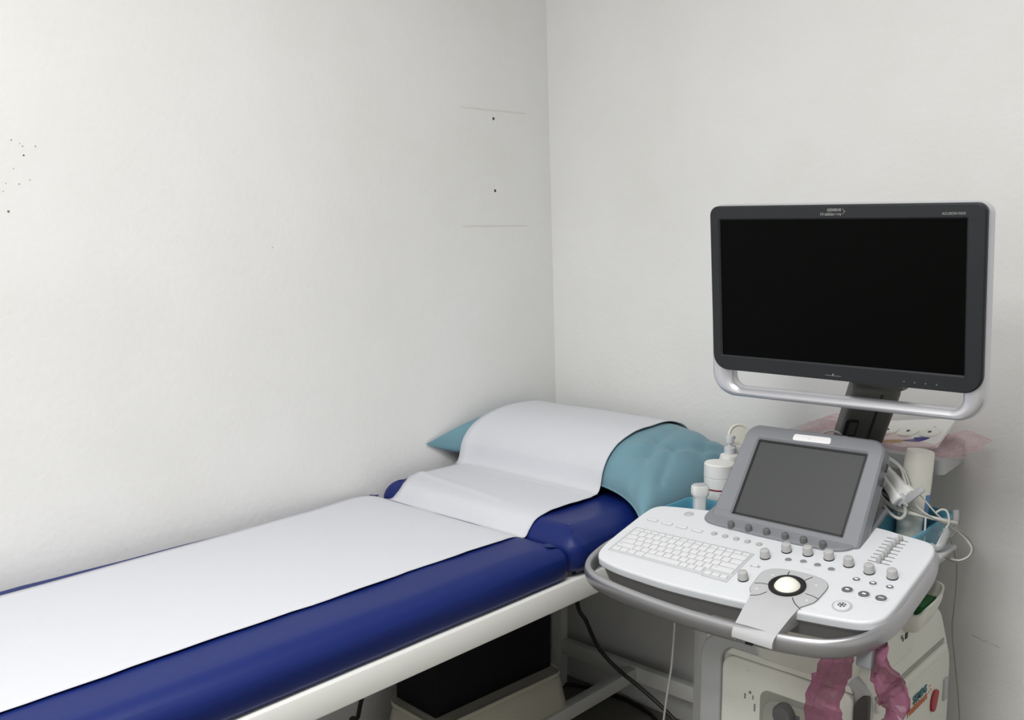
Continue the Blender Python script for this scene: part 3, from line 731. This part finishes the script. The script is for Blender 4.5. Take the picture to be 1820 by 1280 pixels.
# keyboard -------------------------------------------------------------------
kbd = put(mesh_of(slab(rpoly([(-.0005, .0005, .001), (.213, .0022, .001), (.214, .0005, .001), (.2665, .0005, .001), (.2655, .1085, .001), (.0, .1005, .001)]), -.001, .0002), 'keyboard', mat('key_gap_shade_grey', (0.52, 0.53, 0.555), 0.6)), 'keyboard', us, PN)  # base plate coloured darker to stand in for shade between the keys
tag(kbd, 'built-in white keyboard')
kl = bmesh.new()
fr_pts = [(.0, .0010), (.0, .1005), (.2655, .1085), (.2670, .0008), (.2150, .0008), (.2135, .0045)]
for a, b_ in zip(fr_pts, fr_pts[1:]):
    a, b_ = Vector((*a, 0)), Vector((*b_, 0)); box(kl, (0, -.00035, 0), ((b_ - a).length, .00035, .0006), 0, 1, frame(a, b_ - a, Vector((-(b_ - a).y, (b_ - a).x, 0))))
put(mesh_of(kl, 'keyboard_outline', M['softline'], False), 'keyboard_outline', kbd, PN)
KM = {}
def key(s0, s1, t0, t1, sk=0):
    wdt, hgt = round(s1 - s0 - .0013, 4), round(t1 - t0 - .0013, 4)
    if (wdt, hgt) not in KM: KM[wdt, hgt] = mesh_of(slab(rr(-wdt / 2, wdt / 2, -hgt / 2, hgt / 2, .0012), 0, .0024, None, .0008, 2), 'key', M['key'])
    sm = (s0 + s1) / 2; tm = (t0 + t1) / 2 + sm * .028    # the key field follows the slightly slanted frame
    put(KM[wdt, hgt], 'key', kbd, on(sm, tm, .0002))
S0, S1 = .005, .262
def krow(ws, t0, t1, a=S0, b_=S1):
    tot = sum(ws); x = a
    for w_ in ws:
        q = (b_ - a) * w_ / tot; key(x, x + q, t0, t1); x += q
krow([1.2] + [1] * 14, .0875, .0970)
krow([1] * 13 + [1.9], .0700, .0870)
krow([1.5] + [1] * 12 + [1.4], .0535, .0695)
krow([1.8] + [1] * 11 + [2.1], .0370, .0530)
krow([2.3] + [1] * 10 + [2.6], .0205, .0365)
krow([1, 1, 1, 1.1], .0055, .0200, S0, .078)
krow([1], .0055, .0200, .078, .1585)
krow([1, 1, 1], .0055, .0200, .1585, .2085)
krow([1, 1.1, 1], .0010, .0130, .214, .2615)
leds = bmesh.new()
for s, t in ((.0125, .045), (.0125, .0285), (.2270, .0285)): join(leds, lathe([(.0009, 0), (.0008, .0003)], 8, T(s, t + s * .028, .0026)))
put(mesh_of(leds, 'key_mark', M['line']), 'key_mark', kbd, PN)

# ---- touch screen ------------------------------------------------------------
base_o = [(.120, .300), (.108, .262), (.1045, .225), (.1065, .197), (.115, .183), (.136, .1745), (.19, .1715), (.2443, .170), (.325, .1715), (.376, .1745), (.400, .181), (.4165, .1965), (.422, .222), (.424, .262), (.424, .300), (.420, .345), (.41, .36), (.30, .36), (.14, .36)]
base_o = [Vector(p) for p in smooth_closed(base_o, 4)]
ts = put(mesh_of(slab(base_o, -.004, .006, None, .004), 'touch_screen_base', M['bezelgrey']), 'touch_screen_base', us, PN)
dk = mesh_of(lathe([(.0068, 0), (.0068, .007), (.0062, .0095), (.0045, .0105), (.0003, .0105)], 24), 'dark_knob', M['dknob'])
for s, t in ((.1795, .1755), (.2176, .1765), (.2555, .178), (.2943, .178), (.3315, .1785), (.3696, .179)): put(dk, 'dark_knob', ts, on(s, t, .006))
PHI = math.radians(54)
o_ts = PN @ Vector((.27, .215, .015))
TS = frame(o_ts, (0, -1, 0), (math.cos(PHI), 0, math.sin(PHI)))
bz_o = rpoly([(-.156, -.022, .012), (-.152, .0, .03), (-.1395, .200, .028), (.1505, .205, .028), (.157, .0, .02), (.158, -.022, .012)], 8)
bz_i = rpoly([(-.111, -.002, .002), (-.1105, .0, .001), (-.1085, .168, .003), (.1205, .1728, .003), (.1212, .0, .003), (.1212, -.002, .002)], 8)
tsm = put(mesh_of(ringslab(bz_o, bz_i, -.030, .0, TS and None, .004), 'touch_screen', M['bezelgrey']), 'touch_screen', us, TS)
tag(tsm, 'tilted grey touch screen behind the keyboard')
put(mesh_of(slab(bz_i, -.012, -.005), 'screen_film', M['touch']), 'screen_film', tsm, TS)
put(mesh_of(ringslab(offset_poly(bz_i, -.0005), offset_poly(bz_i, .004), -.0065, -.0035), 'screen_gasket', M['black']), 'screen_gasket', tsm, TS)
put(mesh_of(slab(bz_o, -.042, -.028, None, 0, 4, .006), 'rear_cover', M['midgrey']), 'rear_cover', tsm, TS)
put(mesh_of(slab(rpoly([(-.036, .1765, .004), (.0445, .1795, .004), (.042, .1935, .004), (-.0345, .1905, .004)]), 0, .0008), 'name_sticker', M['palewhite'], False), 'name_sticker', tsm, TS)
put(text_mesh('SX', .006, 'sticker_print', M['softline'], 0, .0002) if False else mesh_of(B((-.004, .184, .0008), (.002, .1845, .001)), 'sticker_print', M['softline']), 'sticker_print', tsm, TS)
# wedge that carries the touch screen
wv = [(.255, .0), (.335, .078), (.352, .078), (.385, .0)]
def wedge_ring(s, ins=0): return [(s, t, n) for t, n in wv]
put(mesh_of(loft([wedge_ring(.135), wedge_ring(.405)]), 'screen_wedge', M['under'], False), 'screen_wedge', us, PN)
sl_ = bmesh.new()
for v_ in (.118, .148): box(sl_, (.1560, v_, -.022), (.1585, v_ + .016, -.014))
put(mesh_of(sl_, 'side_slot', M['black'], False), 'side_slot', tsm, TS)

# ---- monitor --------------------------------------------------------------------
MPH = math.radians(96)
MN = frame((-0.515, -0.84, 1.10), (0, -1, 0), (math.cos(MPH), 0, math.sin(MPH)))     # s right, v up, n towards the user
mo = rpoly([(.0095, -.0085, .050), (.5465, -.0005, .050), (.5465, .3835, .024), (.0165, .3865, .024)], 10)
mi = rpoly([(.0565, .012, .030), (.5085, .0185, .030), (.5085, .058, .004), (.0555, .056, .004)], 10)
def sh(pts, n): return [(*p, n) for p in pts]
R = [sh(offset_poly(mi, -.004), -.032), sh(offset_poly(mo, .010), -.034), sh(mo, -.026), sh(mo, -.008), sh(offset_poly(mo, .003), -.002), sh(offset_poly(mo, .010), .0015), sh(offset_poly(mi, -.010), .0015), sh(offset_poly(mi, -.002), -.004), sh(mi, -.010), sh(mi, -.026), sh(offset_poly(mi, -.004), -.032)]
b = loft(R, None, False); bmesh.ops.remove_doubles(b, verts=b.verts, dist=1e-6)
mon = put(mesh_of(b, 'monitor', M['silver']), 'monitor', us, MN)
tag(mon, 'wide black monitor in a silver shell with a grip below')
bezel = rpoly([(.0195, .0500, .032), (.5440, .0535, .032), (.5435, .3815, .018), (.0205, .3840, .018)], 8)
scr_o = rpoly([(.0413, .0815, .001), (.5138, .0847, .001), (.5115, .3553, .001), (.0425, .3565, .001)], 8)
put(mesh_of(ringslab(bezel, scr_o, -.004, .0085, None, .003), 'bezel', M['dark']), 'bezel', mon, MN)
put(mesh_of(slab(offset_poly(scr_o, -.001), -.004, .0045), 'screen', M['screen'], False), 'screen', mon, MN)
put(mesh_of(slab(rpoly([(.07, .09, .03), (.49, .09, .03), (.48, .35, .03), (.08, .35, .03)]), -.075, -.030, None, 0, 4, .02), 'rear_housing', M['midgrey']), 'rear_housing', mon, MN)
def mtext(s, size, m, s0, s1, v, name, bold=.0002):
    me = text_mesh(s, size, name, m, bold, .0002); k = (s1 - s0) / text_width(me); x0 = min(q.co.x for q in me.vertices)
    return put(me, name, mon, MN @ T(s0 - x0 * k, v, .0088) @ Matrix.Diagonal((k, k, 1, 1)))
mtext('SIEMENS', .007, M['ink'], .2680, .2945, .3712, 'maker_lettering')
mtext('Healthineers', .007, M['ink'], .2550, .2945, .3635, 'maker_lettering')
mtext('ACUSON NX3', .008, M['ink'], .4712, .5100, .3625, 'model_lettering')
dt = bmesh.new()
for s, v in ((.2975, .3745), (.2995, .3725), (.3015, .3703), (.2995, .3682), (.2975, .3662), (.3000, .3703)): join(dt, lathe([(.0009, 0), (.0007, .0003)], 8, T(s, v, .0085)))
put(mesh_of(dt, 'logo_dots', M['ink']), 'logo_dots', mon, MN)
pb = bmesh.new()
box(pb, (.2635, .0608, .0085), (.2940, .0615, .0088)); join(pb, lathe([(.0016, 0), (.0013, .0006)], 10, T(.2788, .0635, .0085)))
put(mesh_of(pb, 'power_mark', M['midgrey']), 'power_mark', mon, MN)
tb = mesh_of(lathe([(.0012, 0), (.001, .0006)], 8), 'touch_button', M['ink'])
for s in (.412, .431, .450, .469): put(tb, 'touch_button', mon, MN @ T(s, .0640, .0085))

# ---- monitor arm --------------------------------------------------------------
A0 = Vector((-0.185, -1.028, 0.955)); A1 = Vector((-0.415, -1.165, 1.145)); d = A1 - A0
AR = frame(A0, d.cross(Vector((0, 0, 1))) * -1 if False else Vector((0.49, -0.87, 0)), d)
prof_a = rpoly([(-.050, 0, .02), (.046, 0, .02), (.046, d.length, .02), (-.044, d.length, .02)])
arm = put(mesh_of(slab(prof_a, -.03, .03, None, .012, 4, .012), 'monitor_arm', M['armdark']), 'monitor_arm', us, AR)
rb = bmesh.new(); box(rb, (.008, .01, .028), (.012, d.length - .01, .0312))
put(mesh_of(rb, 'arm_seam', M['black'], False), 'arm_seam', arm, AR)
# release lever seen in the arm
lv = ringslab(rpoly([(-.044, .12, .006), (-.018, .12, .006), (-.018, .200, .008), (-.044, .200, .008)]), rpoly([(-.036, .12, .003), (-.018, .12, .003), (-.018, .190, .006), (-.036, .190, .006)]), .028, .0320)
put(mesh_of(lv, 'release_lever', M['black']), 'release_lever', arm, AR)
hj = lathe([(.035, -.05), (.04, -.04), (.04, .04), (.035, .05)], 28, T(A1.x + .0, A1.y, A1.z + .02) @ Matrix.Rotation(PI / 2, 4, 'X'))
obj('arm_joint', hj, M['armdark'], us)
obj('arm_bracket', B((A1.x - .045, A1.y - .04, A1.z + .0), (A1.x + .01, A1.y + .04, A1.z + .12), .01), M['armdark'], us)
obj('arm_post', lathe([(.055, 0.64), (.055, .93), (.048, .97), (.03, .985)], 28, T(-0.165, -1.035, 0)), M['armdark'], us)
# rear column, shelf and supports for the trays
obj('rear_column', B((-0.36, -1.13, .62), (-0.07, -.94, .86), .02), M['dark'], us)
obj('panel_support', B((-0.60, -1.13, .70), (-0.28, -.95, .80), .02), M['midgrey'], us)
shz = .968
sf = slab(rpoly([(-.26, -1.245, .015), (-.005, -1.205, .01), (-.005, -.86, .01), (-.26, -.86, .02)]), .915, shz, None, .004)
for v in sf.verts:
    if v.co.z < .93 and v.co.x < -.12: v.co.z = .935
obj('rear_shelf', sf, M['grey'], us)
tr = B((-.54, -.86, .735), (-.18, -.69, .7435), .002, 2); box(tr, (-.36, -.96, .725), (-.30, -.80, .742), .003, 2)
obj('tray_bracket', tr, M['grey'], us)
tr = B((-.46, -1.25, .751), (-.225, -1.150, .7595), .002, 2); box(tr, (-.36, -1.17, .741), (-.29, -1.08, .758), .003, 2)
obj('tray_bracket', tr, M['grey'], us)

# ---- blue baskets ----------------------------------------------------------
def basket(name, x0, x1, y0, y1, z0, z1, label, rr_=.025):
    o_ = rr(x0, x1, y0, y1, rr_); R = []
    for dd, z in ((.018, z0), (.012, z0 + .004), (0.001, z1 - .006), (0, z1), (.001, z1 + .002), (.005, z1 + .002), (.006, z1), (.008, z1 - .006), (.018, z0 + .009), (.024, z0 + .006)):
        R.append([(*q, z) for q in offset_poly(o_, dd)])
    o = obj(name, loft(R), M['blue'], loc=((x0 + x1) / 2, (y0 + y1) / 2, z0)); tag(o, label, 'basket', 'blue baskets on the cart'); return o
basket('basket', -.545, -.360, -.862, -.712, .744, .812, 'blue plastic basket with an upright probe, left of the touch screen')
basket('basket', -.478, -.208, -1.258, -1.160, .760, .850, 'blue plastic basket holding the tall ivory bottle, right end of the cart')

# jar, pump bottle, lidded tub in or behind the left basket
jp = at(1279.5, 822, x=-.315); jar = empty('jar', (jp.x, jp.y, .752), 'white jar with a maroon stripe and flat cap standing behind the left blue basket', 'jar')
jz = jp.z
obj('jar_body', lathe([(.0345, .752), (.036, .757), (.036, jz - .034), (.034, jz - .032)], 36, T(jp.x, jp.y, 0)), M['wbottle'], jar)
obj('cap', lathe([(.0335, jz - .033), (.0365, jz - .032), (.0365, jz - .003), (.034, jz), (.0005, jz)], 36, T(jp.x, jp.y, 0)), M['wbottle'], jar)
obj('label_stripe', lathe([(.0363, jz - .062), (.0366, jz - .0615), (.0366, jz - .0585), (.0363, jz - .058)], 36, T(jp.x, jp.y, 0)), M['labelred'], jar)
jl = bmesh.new()
for k in range(9):
    zz = jz - .068 - k * .0045; a0 = math.radians(215 + random.uniform(-12, 10)); a1 = a0 + math.radians(random.uniform(14, 46))
    Rg = [[(jp.x + r_ * math.cos(a0 + (a1 - a0) * q / 6), jp.y + r_ * math.sin(a0 + (a1 - a0) * q / 6), z_) for q in range(7)] for r_, z_ in ((.0361, zz), (.0364, zz), (.0364, zz + .0008), (.0361, zz + .0008))]
    join(jl, loft(Rg, None, False, False))
obj('label_print', jl, M['labelred'], jar)
pp_ = at(1297, 800, x=-.255); pump = empty('pump_bottle', (pp_.x, pp_.y, .752), 'white pump bottle right behind the white jar with the maroon stripe', 'bottle')
obj('bottle_body', lathe([(.024, .752), (.026, .757), (.026, pp_.z - .03), (.022, pp_.z - .012), (.0145, pp_.z - .008)], 30, T(pp_.x, pp_.y, 0)), M['wbottle'], pump)
obj('collar', lathe([(.0135, pp_.z - .010), (.0135, pp_.z + .006), (.007, pp_.z + .010)], 24, T(pp_.x, pp_.y, 0)), M['white'], pump)
hd = lathe([(.0055, pp_.z + .008), (.0055, pp_.z + .016), (.0095, pp_.z + .018), (.0105, pp_.z + .032), (.0085, pp_.z + .036), (.0004, pp_.z + .037)], 20, T(pp_.x, pp_.y, 0))
box(hd, (pp_.x - .004, pp_.y - .004, pp_.z + .024), (pp_.x + .022, pp_.y + .004, pp_.z + .032), .003)
obj('pump_head', hd, M['white'], pump)
tp = at(1314, 776, x=-.19); tub = empty('lidded_tub', (tp.x, tp.y, .80), 'white tub with its round lid standing open, behind the pump bottle', 'tub')
tb_ = at(1318, 790, x=-.21)
obj('tub_body', lathe([(.022, .752), (.024, .756), (.024, tb_.z - .006), (.0255, tb_.z - .004), (.0255, tb_.z + .001), (.021, tb_.z + .001), (.021, tb_.z - .02)], 30, T(tb_.x, tb_.y, 0)), M['wbottle'], tub)
lm = frame(tp, RIGHT, Vector((0.25, 0.18, 0.93)))
obj('lid', lathe([(.030, -.004), (.0315, -.002), (.0315, .003), (.029, .005), (.026, .0035), (.025, .0015), (.0004, .0015)], 36, lm @ T(0, .0, 0) @ Matrix.Rotation(0.25, 4, 'Y')), M['bottle'], tub)

# ultrasound probes -----------------------------------------------------------
def probe(name, pos, up, face, label, s=1.0, grp='white ultrasound probes'):
    """a transducer: waisted handle widening to a flat head with a grey lens; 'up' points to the lens"""
    e = empty(name, pos, label, 'ultrasound probe', grp)
    up = Vector(up).normalized(); mt = frame(pos, Vector(face), up)
    R = []
    for v, wx_, wz in ((-.055, .007, .007), (-.045, .010, .010), (.0, .0125, .0115), (.028, .0132, .0115), (.033, .0148, .0122), (.037, .0176, .0128), (.041, .0187, .0128), (.052, .0186, .0118), (.057, .0176, .0108)):
        R.append([(wx_ * s * math.copysign(abs(math.cos(a)) ** .55, math.cos(a)), v * s, wz * s * math.copysign(abs(math.sin(a)) ** .55, math.sin(a))) for a in [2 * PI * k / 24 for k in range(24)]])
    obj('probe_body', loft(R, mt), M['wbottle'], e)
    R = []
    for v, k_ in ((.0565, .90), (.059, .86), (.0605, .74)):
        R.append([(.0180 * k_ * s * math.copysign(abs(math.cos(a)) ** .6, math.cos(a)), v * s, .0105 * k_ * s * math.copysign(abs(math.sin(a)) ** .6, math.sin(a))) for a in [2 * PI * k / 24 for k in range(24)]])
    obj('lens', loft(R, mt), M['grey'], e)
    return e
pq = at(1243, 909, x=-.43)
pe = probe('ultrasound_probe', pq, (-.05, .03, 1), (0.80, -.6, 0), 'white ultrasound probe standing upright in the left blue basket', 1.06)
ppx = at(1246, 881, x=-.43)
probe('ultrasound_probe', at(1588, 853, x=-.36), at(1613, 880, x=-.375) - at(1576, 840, x=-.34), at(1600, 845, x=-.36) - at(1588, 862, x=-.36), 'larger white ultrasound probe lying tangled in cables right of the touch screen', 0.95)
probe('ultrasound_probe', at(1581, 868, x=-.385), at(1594, 887, x=-.40) - at(1572, 852, x=-.37), at(1592, 860, x=-.385) - at(1581, 872, x=-.385), 'smaller white ultrasound probe beneath the larger one, right of the touch screen', 0.66)

# tall ivory bottle -----------------------------------------------------------
bp0 = at(1636, 801, x=-.30); b_top = bp0.z
bt = empty('gel_bottle', (bp0.x, bp0.y, .770), 'tall ivory bottle with a blue label standing in the right blue basket', 'bottle')
lean = Matrix.Translation((bp0.x, bp0.y, b_top)) @ Matrix.Rotation(math.radians(3), 4, Vector((1, 0, 0))) @ Matrix.Rotation(math.radians(2), 4, 'Y') @ Matrix.Translation((0, 0, -b_top))
obj('bottle_body', lathe([(.024, .770), (.0285, .775), (.0290, b_top - .055), (.0275, b_top - .004), (.0255, b_top), (.0005, b_top + .001)], 36, lean), M['bottle'], bt)
def wrap(a0, a1, z0, z1, r, m, name, par, n=14):
    Rg = [[(r_ * math.cos(math.radians(a0 + (a1 - a0) * q / n)), r_ * math.sin(math.radians(a0 + (a1 - a0) * q / n)), z_) for q in range(n + 1)] for r_, z_ in ((r, z0), (r + .0004, z0), (r + .0004, z1), (r, z1))]
    return obj(name, loft(Rg, lean, False, False), m, par)
wrap(243, 330, b_top - .160, b_top - .086, .0288, M['labelblue'], 'label', bt)
wrap(280, 340, b_top - .086, b_top - .036, .0287, mat('label_pale_blue', (0.30, 0.40, 0.55), 0.5), 'label', bt)
# cable tangle -------------------------------------------------------------------
X = -.36
def pc(L, x): return [at(u, v, x=x if not isinstance(x, (list, tuple)) else x[i]) for i, (u, v) in enumerate(L)]
cable('probe_cable', pc([(1553, 850), (1560, 870), (1572, 890), (1600, 907), (1650, 919), (1685, 927), (1699, 930)], [-.33, -.35, -.37, -.38, -.37, -.34, -.31]), .0040, M['cable'], 'thick white cable sweeping across the right basket to the grey hook', n=10)
cable('probe_cable', pc([(1562, 855), (1563, 875), (1572, 900), (1585, 915), (1600, 922), (1609, 912), (1606, 892), (1600, 880)], -.39), .0034, M['cable'], 'white cable making a short U-shaped loop below the two probes', n=10)
cable('lead', pc([(1569, 808), (1588, 818), (1603, 832), (1612, 850), (1618, 870)], -.35), .0019, M['cable'], 'upper thin pale lead arching from the touch screen down to the cable clip', n=10)
cable('lead', pc([(1571, 812), (1586, 820), (1600, 832), (1607, 850), (1614, 872)], -.36), .0019, M['cable'], 'lower thin pale lead arching from the touch screen down to the cable clip', n=10)
cable('lead', pc([(1567, 875), (1590, 891), (1620, 905), (1655, 920), (1690, 935), (1720, 955), (1731, 975), (1725, 992), (1706, 1000), (1690, 997), (1676, 988)], [-.39, -.39, -.385, -.37, -.34, -.30, -.29, -.29, -.30, -.31, -.33]), .0018, M['gcable'], 'grey lead with an outer loop hanging below the grey hook', n=10)
cable('lead', pc([(1621, 886), (1632, 902), (1650, 916), (1680, 932), (1708, 950), (1726, 972), (1722, 988), (1705, 996), (1688, 993)], [-.385, -.38, -.37, -.34, -.30, -.295, -.295, -.305, -.32]), .0018, M['cable'], 'pale lead with an inner loop hanging below the grey hook', n=10)
cable('lead', pc([(1634, 878), (1650, 897), (1665, 914), (1678, 925), (1690, 933)], [-.385, -.375, -.36, -.34, -.33]), .0016, M['cable'], 'thin pale lead running past the blue label of the ivory bottle', n=10)
cable('lead', pc([(1662, 912), (1673, 906), (1682, 908), (1686, 918), (1686, 930), (1680, 942), (1668, 965), (1664, 972)], [-.36, -.35, -.345, -.345, -.345, -.35, -.37, -.38]), .0021, M['cable'], 'pale lead hooping over the rim of the right basket', n=10)
cable('lead', pc([(1645, 921), (1644, 940), (1642, 962)], -.385), .0019, M['cable'], 'short pale lead hanging down into the right basket', n=10)
cable('lead', pc([(1687, 950), (1693, 970), (1699, 995), (1701, 1010), (1699, 1050), (1695, 1090), (1693, 1130)], [-.31, -.29, -.27, -.26, -.2, -.14, -.09]) + [Vector((-.03, -1.24, .30)), Vector((-.03, -1.25, .02))], .0013, M['gcable'], 'single thin grey lead hanging straight down the wall side of the cart', n=10)
cable('lead', pc([(1455, 775), (1465, 769), (1480, 766), (1497, 772), (1510, 780)], -.30), .0024, M['cable'], 'white lead arching up behind the touch screen in front of the arm', n=10)
# grey cable clip
cl = empty('cable_clip', at(1618, 885, x=-.40), 'grey plastic clip holding the probe cables in front of the ivory bottle', 'clip')
p0, p1_ = at(1612, 890, x=-.40), at(1641, 868, x=-.40)
obj('clip_bar', B((-.004, -.0065, -.004), ((p1_ - p0).length, .0065, .004), .002, 2, frame(p0, p1_ - p0, UP)), M['grey'], cl)
p0, p1_ = at(1598, 880, x=-.40), at(1613, 895, x=-.40)
obj('clip_jaw', B((0, -.007, -.004), ((p1_ - p0).length, .007, .004), .002, 2, frame(p0, p1_ - p0, UP)), M['grey'], cl)
obj('clip_ring', tube(smooth_open(pc([(1598, 899), (1603, 894), (1610, 895), (1612, 900)], -.402), 6), .0026, 8), M['grey'], cl)
# grey cable hooks on the cart
def hook(u0, v0, u1, v1, x, name='cable_hook'):
    """a J shaped hook: post, floor and back plate"""
    a = at(u0, v0, x=x); b_ = at(u1, v1, x=x); bmh = bmesh.new()
    w_ = .007
    path = smooth_open([(a.x, a.y, a.z), (a.x, a.y - .001, (a.z + b_.z) / 2 + .008), (a.x - .004, a.y + .004, b_.z + .004), (a.x - .012, a.y + .012, b_.z - .003), (a.x - .022, a.y + .020, b_.z + .003)], 8)
    return obj(name, tube(path, w_, 12, True, (.0065, .0038), Vector((0.55, .83, 0.02))), M['grey'], us)
hook(1699, 907, 1697, 950, -.30)
hook(1681, 940, 1680, 972, -.365)
pz = at(1668, 985, x=-.38)
obj('hook_plate', B((pz.x - .03, pz.y - .008, pz.z - .010), (pz.x + .085, pz.y + .012, pz.z + .000), .004), M['grey'], us)

# ---- pink bag and packet on the shelf ------------------------------------------
card = empty('electrode_packet', (-.13, -1.10, shz), 'white printed packet with three round pads and a blue pen shape, on the pink bag', 'packet')
c0, c1, c2, c3 = at(1562, 795, x=-.20), at(1664, 793, x=-.20), at(1682, 752, x=-.06), at(1585, 740, x=-.06)
ex = c1 - c0; ey = ((c3 - c0) + (c2 - c1)) / 2
CF = frame(c0, ex, ey); CW = ex.length; CH = ey.length
cb = slab(rpoly([(-.03, 0, .004), (CW, 0, .004), (CW, CH, .004), (-.03, CH, .004)]), -.006, 0, CF, .002)
obj('card', cb, M['card'], card)
def cpix(u, v):
    dd = FWD + RIGHT * ((u - 910) / F_PX) - UP * ((v - 640) / F_PX); nn = CF.to_3x3() @ Vector((0, 0, 1)); k = (c0 - CAM).dot(nn) / dd.dot(nn)
    return (CF.inverted() @ (CAM + dd * k))
sc4 = lambda a, b: (1540 + a / 8.2727, 730 + b / 8.2727)
for a, b_ in ((320, 300), (620, 322), (935, 337)):
    q = cpix(*sc4(a, b_)); q2 = cpix(*sc4(a + 150, b_)); r_ = abs(q2.x - q.x)
    pd = obj('pad', lathe([(r_, 0), (r_, .003), (r_ * .93, .004), (.0004, .004)], 32, CF @ T(q.x, q.y, 0)), M['pad'], card)
    obj('pad_stud', lathe([(.0042, .004), (.0036, .0055), (.0004, .006)], 14, CF @ T(q.x, q.y, 0)), M['armdark'], pd)
def cpoly(L, m, name, n=.0006):
    pts = [cpix(*sc4(a, b_)) for a, b_ in L]
    return obj(name, slab([Vector((p.x, p.y)) for p in pts], 0, n, CF), m, card, smooth=False)
cpoly([(235, 432), (500, 428), (535, 455), (500, 470), (235, 478)], M['ochre'], 'printed_strip')
cpoly([(520, 440), (700, 425), (700, 400), (830, 398), (930, 408), (840, 440), (760, 460), (640, 455)], M['navy'], 'printed_pen', .0012)
q = cpix(*sc4(1005, 240)); obj('printed_mark', lathe([(.003, 0), (.002, .0006)], 10, CF @ T(q.x, q.y, 0)), M['softline'], card)
def crumple(name, cx, cy, sx, sy, z0, hgt, m, label, cat, seed, nx=56, ny=44, par=None, topf=None):
    """closed crumpled bag resting at z0"""
    b = bmesh.new(); G = {}
    for side in (1, 0):
        for i in range(nx + 1):
            for j in range(ny + 1):
                u, v = i / nx * 2 - 1, j / ny * 2 - 1; ed = i in (0, nx) or j in (0, ny)
                if not side and ed: G[0, i, j] = G[1, i, j]; continue
                full = max(0, (1 - abs(u) ** 3.0)) ** .55 * max(0, (1 - abs(v) ** 3.0)) ** .55
                k = 1 + .10 * noise.noise(Vector((u * 2.2 + seed, v * 2.2, 0)))
                x = cx + sx * u * k; y = cy + sy * v * k
                f1 = noise.noise(Vector((x * 22, y * 22, seed))); rid = 1 - abs(noise.noise(Vector((x * 30, y * 26, seed + 3)))) * 2
                h_ = topf(u, v) if topf else hgt
                z = z0 + .001 + (h_ * full * (0.78 + .28 * f1 + .22 * rid) if side else 0) + (.006 * (1 - full) * (1 + f1) if ed or side else 0)
                G[side, i, j] = b.verts.new((x, y, max(z0 + .0006, z)))
    for side in (1, 0):
        for i in range(nx):
            for j in range(ny):
                q = [G[side, i, j], G[side, i + 1, j], G[side, i + 1, j + 1], G[side, i, j + 1]]
                if len(set(q)) == 4: b.faces.new(q)
    o = obj(name, b, m, loc=(cx, cy, z0)); tag(o, label, cat); return o
crumple('plastic_bag', -.135, -1.085, .105, .185, shz, .045, M['pinkfilm'], 'crumpled pink plastic bag lying on the rear shelf behind the monitor arm', 'plastic bag', 2.0, topf=lambda u, v: (.016 if abs(v) < .62 else .016 + .03 * min(1, (abs(v) - .62) / .12)))
# ---- mauve bag loops under the grip bar -----------------------------------------
def strand(pts, wid, seed, twist=0.8):
    """a gathered strip of thin film: sharp irregular folds"""
    rnd = random.Random(seed); P = smooth_open(pts, 4); rings = []; n = len(P); S = 13
    base = [rnd.uniform(.6, 1.15) for _ in range(S)]
    for i, p in enumerate(P):
        t = (P[min(i + 1, n - 1)] - P[max(0, i - 1)]).normalized(); sx_ = Vector((.12, -1, 0)); sx_ = (sx_ - t * sx_.dot(t)).normalized(); nz = t.cross(sx_)
        w_ = wid[0] + (wid[1] - wid[0]) * min(1, i / (n * .55)); w_ *= rnd.uniform(.93, 1.07)
        a0 = twist * math.sin(i * .5 + seed); ring = []
        base = [max(.55, min(1.15, b_ + rnd.uniform(-.15, .15))) for b_ in base]
        for k in range(S):
            a = 2 * PI * k / S; lx, lz = math.cos(a) * w_ * base[k], math.sin(a) * w_ * .42 * base[k]
            ring.append(p + sx_ * (lx * math.cos(a0) - lz * math.sin(a0)) + nz * (lx * math.sin(a0) + lz * math.cos(a0)) + t * rnd.uniform(-.004, .004))
        rings.append(ring)
    b = loft(rings); bmesh.ops.triangulate(b, faces=b.faces); return b
mv = bmesh.new()
Xb = -.77
join(mv, strand(pc([(1500, 1150), (1494, 1175), (1478, 1205), (1466, 1240), (1462, 1285), (1470, 1340), (1490, 1420)], [-.76, -.77, -.77, -.765, -.76, -.755, -.75]), (.017, .033), 1, .25))
join(mv, strand(pc([(1550, 1140), (1560, 1165), (1572, 1195), (1580, 1225), (1590, 1255), (1584, 1290), (1560, 1350), (1530, 1420)], [-.74, -.75, -.75, -.745, -.74, -.74, -.74, -.745]), (.023, .030), 5, .8))
mvo = obj('waste_bag', mv, M['mauvefilm'], loc=at(1520, 1420, x=-.75), smooth=False); tag(mvo, 'mauve plastic bag hanging by two twisted loops below the grip bar', 'plastic bag')
hp0 = at(1536, 1178, x=-.775)
hk = bmesh.new(); box(hk, (hp0.x - .004, hp0.y - .013, hp0.z - .008), (hp0.x + .012, hp0.y + .013, hp0.z + .035), .003)
obj('bag_hook', hk, M['midgrey'], us)
